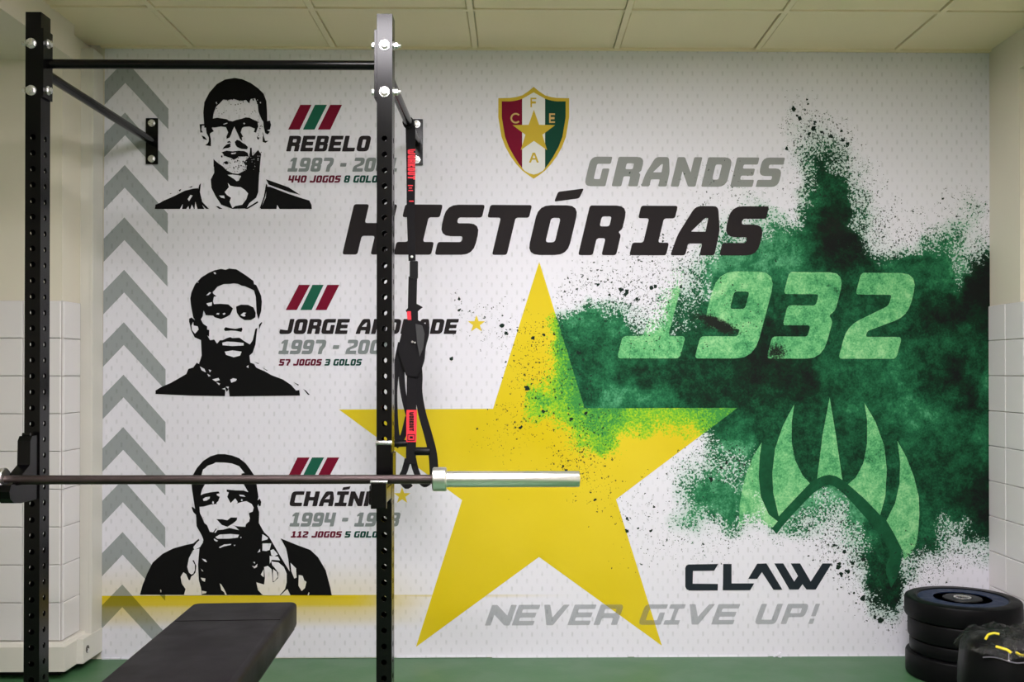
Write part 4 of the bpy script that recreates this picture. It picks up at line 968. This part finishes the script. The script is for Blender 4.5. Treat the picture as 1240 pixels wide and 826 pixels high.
# ------------------------------------------------------------ suspension strap hanging from the right brace
YS = 3.93
strap = thing('suspension_trainer', 'black webbing suspension straps with red print hanging from the right brace', 'strap', (at(497, 160, YS).x, YS, at(497, 160, YS).z))
def ribbon(pts, wpx, mat, name='webbing', th=.0022, dy=0.0, label=None):
    """pts: photo pixels (with optional depth offset) at the strap's depth, a flat woven band"""
    k = 1206 / YS; P = [at(p[0], p[1], YS + dy + (p[2] if len(p) > 2 else 0)) for p in pts]
    # resample smoothly
    Q = []
    for i in range(len(P) - 1):
        p0, p1_, p2_, p3_ = P[max(i - 1, 0)], P[i], P[i + 1], P[min(i + 2, len(P) - 1)]
        for q in range(4):
            t = q / 4; Q.append(.5 * ((2 * p1_) + (p2_ - p0) * t + (2 * p0 - 5 * p1_ + 4 * p2_ - p3_) * t * t + (3 * p1_ - p0 - 3 * p2_ + p3_) * t ** 3))
    Q.append(P[-1]); bm = bmesh.new(); prev = None
    for i, q in enumerate(Q):
        d = (Q[min(i + 1, len(Q) - 1)] - Q[max(i - 1, 0)]).normalized()
        side = Vector((-d.z, 0, d.x)); side = side.normalized() if side.length > .05 else Vector((1, 0, 0))
        if side.x < 0: side = -side
        hw = (wpx[0] + (wpx[1] - wpx[0]) * i / (len(Q) - 1)) / k / 2 if isinstance(wpx, tuple) else wpx / k / 2
        ring = [bm.verts.new(q + side * hw + Vector((0, -th / 2, 0))), bm.verts.new(q - side * hw + Vector((0, -th / 2, 0))),
                bm.verts.new(q - side * hw + Vector((0, th / 2, 0))), bm.verts.new(q + side * hw + Vector((0, th / 2, 0)))]
        if prev:
            for a in range(4): bm.faces.new((prev[a], prev[(a + 1) % 4], ring[(a + 1) % 4], ring[a]))
        else: bm.faces.new(ring)
        prev = ring
    bm.faces.new(prev[::-1])
    bmesh.ops.recalc_face_normals(bm, faces=bm.faces)
    o = put(obj(name, bm, mat), strap)
    if label: o['label'] = label
    return o
bm = bmesh.new()
for k in range(14):                                         # loop over the brace tube
    a = 2 * PI * k / 14; b2 = 2 * PI * (k + 1) / 14; R_ = .0195
    add_cyl(bm, (PXR + R_ * math.cos(a), YS, HARM + R_ * math.sin(a)), (PXR + R_ * math.cos(b2), YS, HARM + R_ * math.sin(b2)), .0035, seg=8)
    add_cyl(bm, (PXR + R_ * math.cos(a), YS - .02, HARM + R_ * math.sin(a)), (PXR + R_ * math.cos(b2), YS - .02, HARM + R_ * math.sin(b2)), .0035, seg=8)
put(obj('anchor_loop', bm, M_web, None, True), strap)
ribbon([(497, 152), (497.5, 200), (497.5, 260), (499, 316)], (12, 8.5), M_web)
# vertical red print WORKOUT on the webbing
def vtext(s, cx, y0, y1, wpx, mat, dy):
    shapes = []; gl = [glyph(c) for c in s]; tot = sum(w_ for w_, _ in gl) + .1 * (len(s) - 1); k = (y1 - y0) / tot; off = 0
    bm = bmesh.new()
    for w_, loops in gl:
        pts = [(cx - wpx / 2 + p[1] * wpx, y0 + (off + p[0]) * k) for lp in loops for p in lp]
        vs_ = [bm.verts.new(at(p[0], p[1], YS + dy)) for p in pts]
        for t in tessellate_polygon([[Vector((p[0], p[1], 0)) for p in lp] for lp in loops]):
            try: bm.faces.new([vs_[i] for i in t])
            except ValueError: pass
        off += w_ + .1
    bm.normal_update()
    for f in bm.faces:
        if f.normal.y > 0: f.normal_flip()
    return put(obj('lettering', bm, mat), strap)
vtext('WORKOUT', 498.3, 180.5, 217.5, 9.0, M_red, -.0030)['label'] = 'red vertical WORKOUT lettering'
for x0, x1, y in ((494, 500, 224), (495, 499, 227), (494.5, 500, 230), (495.5, 501, 243)):
    bm = bmesh.new(); a, b2 = at(x0, y, YS - .002), at(x1, y + 1.4, YS - .0012); add_box(bm, (a.x, a.y, b2.z), (b2.x, b2.y, a.z)); put(obj('printed_mark', bm, M_red), strap)
def blob(name, pts, th, mat, dy=0, bev=.002):
    bm = bmesh.new(); vs_ = [bm.verts.new(at(x, y, YS + dy - th / 2)) for x, y in pts]
    f = bm.faces.new(vs_); r_ = bmesh.ops.extrude_face_region(bm, geom=[f]); bmesh.ops.translate(bm, verts=[v for v in r_['geom'] if isinstance(v, bmesh.types.BMVert)], vec=(0, th, 0))
    bmesh.ops.recalc_face_normals(bm, faces=bm.faces)
    if bev: bmesh.ops.bevel(bm, geom=bm.edges[:], offset=bev, segments=2, affect='EDGES')
    return put(obj(name, bm, mat, None, True), strap)
blob('buckle', [(496, 316), (506, 316), (506, 337), (502, 339), (496, 336)], .012, M_blackdull)
bm = bmesh.new(); a = at(499, 311, YS); add_cyl(bm, a + Vector((0, -.008, 0)), a + Vector((0, .004, 0)), .005, seg=12); put(obj('rivet', bm, M_zinc, None, True), strap)
ribbon([(500, 335), (499.5, 355), (499, 380)], 10.5, M_web)
blob('strap_end', [(491, 376), (496, 371), (505, 368), (512, 372), (508, 375), (505, 378), (493, 379)], .008, M_web, -.004, .0008)
blob('red_tab', [(492.5, 377), (503, 377), (503.5, 389), (493.5, 391)], .010, M_red, -.006)
blob('strap_wrap', [(497, 377), (506, 377), (506, 393), (498, 393)], .012, M_web, -.007)
blob('bundle', [(491, 387), (505, 387), (512, 391), (519.5, 394), (519, 405), (515, 420), (513.5, 436), (509, 450), (505, 458), (492, 456), (484, 434), (481, 424), (486, 404)], .03, M_web, 0, .004)
blob('padded_flap', [(503, 392), (511, 394), (514, 404), (512.5, 422), (508, 432), (505, 415)], .008, simple('grey_black_nylon', (0.03, .03, .032), .6), -.018, .001)
bm = bmesh.new(); a = at(499.5, 414, YS - .02); add_cyl(bm, a, a + Vector((0, -.004, 0)), .0045, seg=10); a = at(502.5, 415, YS - .02); add_cyl(bm, a, a + Vector((0, -.004, 0)), .0035, seg=10); put(obj('snap', bm, M_zinc, None, True), strap)
ribbon([(486, 415), (481, 440), (477.5, 470), (478, 500), (480, 525), (484, 541)], (8, 7), M_web)
ribbon([(490, 428), (486.5, 445), (487, 465), (490, 485), (495, 505)], (8, 6), M_web, dy=.004)
ribbon([(499, 440), (498.5, 470), (498, 520), (497.5, 562)], 12, M_web, dy=-.006)
ribbon([(506, 435), (507.5, 455), (507, 475), (511, 500), (518, 525), (524, 550), (526, 577)], (8, 11), M_web, dy=.002)
ribbon([(494, 505), (488, 528), (479, 541)], 7, M_web, dy=.005)
ribbon([(494, 556), (490, 570), (486, 580), (492, 589), (498, 586)], (8, 6), M_web)
ribbon([(500, 555), (503, 568), (508, 580), (514, 587), (520, 584)], (8, 6), M_web, dy=.003)
bm = bmesh.new(); add_cyl(bm, at(474, 537.5, YS + .004), at(494, 537, YS + .004), .0135, seg=20, bevel=.002); put(obj('foam_handle', bm, M_blackdull, None, True), strap)
bm = bmesh.new(); add_cyl(bm, at(502, 546.5, YS + .004), at(521, 546.5, YS + .004), .0165, seg=20, bevel=.002); put(obj('foam_handle', bm, M_blackdull, None, True), strap)
blob('red_tag', [(492.2, 496.5), (504.8, 496.5), (504.3, 535.5), (491.8, 535.5)], .0025, M_red, -.009, .0005)
vtext('WORKOUT', 498.3, 499, 522, 5.5, M_web, -.0108)
bm = bmesh.new()
for x0, x1, y0, y1 in ((493.5, 502.5, 526, 526.8), (493.5, 502.5, 533, 533.8), (493.5, 494.3, 526, 533.8), (501.7, 502.5, 526, 533.8), (496, 500, 528.5, 531)):
    a, b2 = at(x0, y0, YS - .0112), at(x1, y1, YS - .0104); add_box(bm, (a.x, a.y, b2.z), (b2.x, b2.y, a.z))
put(obj('tag_emblem', bm, M_web), strap)

# ------------------------------------------------------------ bench
HP = .452; YP1 = 3.335; YP0 = 2.10
def pad_pt(px, py, h=HP):
    d = at(px, py, 1.0) - Vector((0, 0, CAMH)); t = (h - CAMH) / d.z; return Vector((d.x * t, d.y * t, h))
fl, fr = pad_pt(236, 729), pad_pt(359.5, 729); nl, nr = pad_pt(118, 826), pad_pt(288, 826)
ca = (fl + fr) / 2; cb = (nl + nr) / 2; axis = (cb - ca).normalized(); wid = ((fr - fl).length + (nr - nl).length) / 2
sd = Vector((-axis.y, axis.x, 0)); sd = sd if sd.x > 0 else -sd
bench = thing('weight_bench', 'flat weight bench with black vinyl pad under the barbell', 'bench', (ca.x, ca.y - .6, 0))
def bench_M(): return Matrix(((sd.x, axis.x, 0, ca.x), (sd.y, axis.y, 0, ca.y), (0, 0, 1, 0), (0, 0, 0, 1)))
BM_ = bench_M(); PLEN = 1.22
def bobj(name, bm, mat, smooth=False):
    bmesh.ops.transform(bm, matrix=BM_, verts=bm.verts); bmesh.ops.recalc_face_normals(bm, faces=bm.faces); return put(obj(name, bm, mat, None, smooth), bench)
def pad_mesh(w_, l_, z0, z1, cr):
    bm = bmesh.new(); rings = []
    for ins, z_ in ((.012, z0), (.002, z0 + .004), (0, z0 + .012), (0, z1 - .014), (.0015, z1 - .006), (.006, z1 - .0015), (.014, z1)):
        ring = []
        for cx_, cy_, a0 in ((w_ / 2 - cr, l_ - cr, 0), (-w_ / 2 + cr, l_ - cr, 90), (-w_ / 2 + cr, cr, 180), (w_ / 2 - cr, cr, 270)):
            for q in range(7):
                a_ = math.radians(a0 + 15 * q); ring.append(bm.verts.new((cx_ + (cr - ins) * math.cos(a_), cy_ + (cr - ins) * math.sin(a_), z_)))
        rings.append(ring)
    n_ = len(rings[0])
    for A, B in zip(rings, rings[1:]):
        for i in range(n_): bm.faces.new((A[i], A[(i + 1) % n_], B[(i + 1) % n_], B[i]))
    bm.faces.new(rings[0][::-1]); bm.faces.new(rings[-1]); return bm
bobj('pad', pad_mesh(wid, PLEN, HP - .08, HP, .028), M_pad, True)
bm = bmesh.new(); add_box(bm, (-wid / 2 + .012, .245, HP - .0002), (wid / 2 - .012, .249, HP + .0012), .0006); bobj('seam', bm, M_pad)
bm = bmesh.new(); add_box(bm, (-wid / 2 + .01, .01, HP - .092), (wid / 2 - .01, PLEN - .01, HP - .081)); bobj('pad_board', bm, M_blackdull)
bm = bmesh.new(); add_box(bm, (-.03, .05, HP - .153), (.03, PLEN - .06, HP - .093), .004); bobj('spine', bm, M_black)
for y_, hw in ((.16, .20), (PLEN - .14, .24)):
    bm = bmesh.new(); add_box(bm, (-.028, y_ - .028, .055), (.028, y_ + .028, HP - .153), .004); bobj('leg', bm, M_black)
    bm = bmesh.new(); add_box(bm, (-hw, y_ - .03, .008), (hw, y_ + .03, .058), .005); bobj('base_bar', bm, M_black)
    for s in (-1, 1):
        bm = bmesh.new(); add_box(bm, (s * hw - .022, y_ - .034, 0), (s * hw + .022, y_ + .034, .062), .006); bobj('rubber_foot', bm, M_rubber)

# ------------------------------------------------------------ stack of plates
YK = 3.985; XK = at(1165.5, 724, YK).x; XK = min(XK, XRW - .2385)
specs = [(.220, .080, 'blue'), (.210, .082, ''), (.200, .056, ''), (.212, .095, '')]
z = sum(s_[1] for s_ in specs)
labels = ['black rubber bumper plate with a blue ring, topmost of the corner stack', 'black rubber bumper plate second from the top of the corner stack',
          'narrower black plate third from the top of the corner stack', 'black rubber bumper plate lying on the floor at the bottom of the stack']
top_z = z
for (r, th, kind), lab in zip(specs, labels):
    z -= th
    off = {'blue': (0, 0)}.get(kind, (rr.uniform(-.004, .003), rr.uniform(-.004, .004)))
    t_ = thing('weight_plate', lab, 'weight plate', (XK + off[0], YK + off[1], z), 'bumper plates stacked in the right corner')
    bm = bmesh.new()
    c = .010
    prof_ = [(.04, .003), (.13, .003), (.145, .0005), (r - c, 0.0005), (r - .003, .004), (r, c), (r, th - c), (r - .003, th - .004), (r - c, th - .0005), (r * .80, th - .0005), (r * .77, th - .006), (.04, th - .006)]
    add_lathe(bm, prof_, (0, 0, 0), 'Z', 72); obj('rubber_body', bm, M_rubber, t_, True)
    if kind:
        bm = bmesh.new(); add_lathe(bm, [(r * .765, th - .0058), (r * .765, th - .0038), (r * .50, th - .0038), (r * .50, th - .0058)], (0, 0, 0), 'Z', 72); o = obj('ring', bm, M_blue, t_, True); o['label'] = 'blue ring'
        bm = bmesh.new(); add_lathe(bm, [(.075, th - .0058), (.073, th - .002), (.035, th - .001), (.033, th - .0058)], (0, 0, 0), 'Z', 48); obj('hub', bm, M_blackdull, t_, True)
        bm = bmesh.new(); add_lathe(bm, [(.034, th - .0058), (.0335, th + .0005), (.0262, th + .0005), (.0258, th - .0058)], (0, 0, 0), 'Z', 36); obj('bore_ring', bm, M_zinc, t_, True)

# ------------------------------------------------------------ wrapped bag in the corner foreground
YG = 3.40; cx = at(1222, 800, YG).x; zt = az(772, YG)
bag = thing('wrapped_bag', 'black bag with yellow print in clear crinkled film in front of the plate stack', 'bag', (cx, YG, 0))
def bagmesh(s, seg=40, rough=.006, z0=0.0, z1=1.0):
    bm = bmesh.new(); pr = [(.08, 0), (.145, .012), (.162, .05), (.168, .14), (.166, .20), (.160, zt - .035), (.148, zt - .012), (.11, zt), (.05, zt + .002)]
    pr = [(r * s, h * (1 if s == 1 else 1.005) + (.002 if s > 1 else 0)) for r, h in pr]
    add_lathe(bm, pr, (0, 0, 0), 'Z', seg)
    for v in bm.verts:
        a = math.atan2(v.co.y, v.co.x); k = 1 + .035 * math.sin(3 * a + 8 * v.co.z) + .02 * math.sin(7 * a - 14 * v.co.z) + rr.uniform(-rough, rough)
        v.co.x *= k; v.co.y *= k * .9
        if v.co.z > .05: v.co.z += .006 * math.sin(2 * a + 1)
    return bm
obj('bag_body', bagmesh(1.0), M_rubber, bag, True)
bm = bmesh.new()
# film: crumpled sheet over the top
n_ = 22
g = [[None] * (n_ + 1) for _ in range(n_ + 1)]
for i in range(n_ + 1):
    for j in range(n_ + 1):
        u, v = (i / n_ - .5) * 2, (j / n_ - .5) * 2; r_ = math.hypot(u, v); m_ = max(abs(u), abs(v)) or 1
        k = (m_ / (r_ or 1)); x, y = u * k * .178, v * k * .160
        hgt = zt + .012 + .006 * math.sin(9 * u + 3 * v) + rr.uniform(-.006, .006) - (.05 * max(0, m_ - .72) / .28)
        g[i][j] = bm.verts.new((x + rr.uniform(-.003, .003), y + rr.uniform(-.003, .003), hgt))
for i in range(n_):
    for j in range(n_): bm.faces.new((g[i][j], g[i + 1][j], g[i + 1][j + 1], g[i][j + 1]))
bmesh.ops.solidify(bm, geom=bm.faces[:], thickness=.0012)
obj('clear_film', bm, M_film, bag)
def bagstroke(pts, w_, name='yellow_mark'):
    bm = bmesh.new()
    P = []
    for a, h in pts:
        k = 1 + .035 * math.sin(3 * a + 8 * h) + .02 * math.sin(7 * a - 14 * h)
        r_ = .166 if h < zt - .04 else .163 - (h - zt + .04) * .5
        P.append(Vector((r_ * k * math.cos(a) * 1.012, r_ * k * .9 * math.sin(a) * 1.012, h)))
    for p, q in zip(P, P[1:]): add_cyl(bm, p, q, w_, seg=8)
    for v in bm.verts: pass
    return obj(name, bm, M_yellow, bag, True)
def ang(px, h):
    X = (at(px, 800, YG - .13).x - cx) / .166; return -math.acos(max(-1, min(1, X)))
hh = lambda py: az(py, YG - .14)
bagstroke([(ang(1196.5, 0), hh(783)), (ang(1198, 0), hh(777)), (ang(1203, 0), hh(774.5)), (ang(1209, 0), hh(775))], .0042)
bagstroke([(ang(1207, 0), hh(789)), (ang(1213, 0), hh(790)), (ang(1219, 0), hh(791)), (ang(1223, 0), hh(794))], .0048)
bagstroke([(ang(1228, 0), hh(793)), (ang(1233, 0), hh(796)), (ang(1239, 0), hh(796.5)), (ang(1246, 0), hh(796))], .0048)
bm = bmesh.new()
for k in range(16):
    a = -PI * (.15 + .6 * k / 15); r_ = .170
    b2 = -PI * (.15 + .6 * (k + 1) / 15)
    add_cyl(bm, (r_ * math.cos(a), r_ * .9 * math.sin(a), hh(803) + .006 * math.sin(k)), (r_ * math.cos(b2), r_ * .9 * math.sin(b2), hh(803) + .006 * math.sin(k + 1)), .0025, seg=6)
obj('piping', bm, simple('grey_piping', (.12, .11, .13), .5), bag, True)
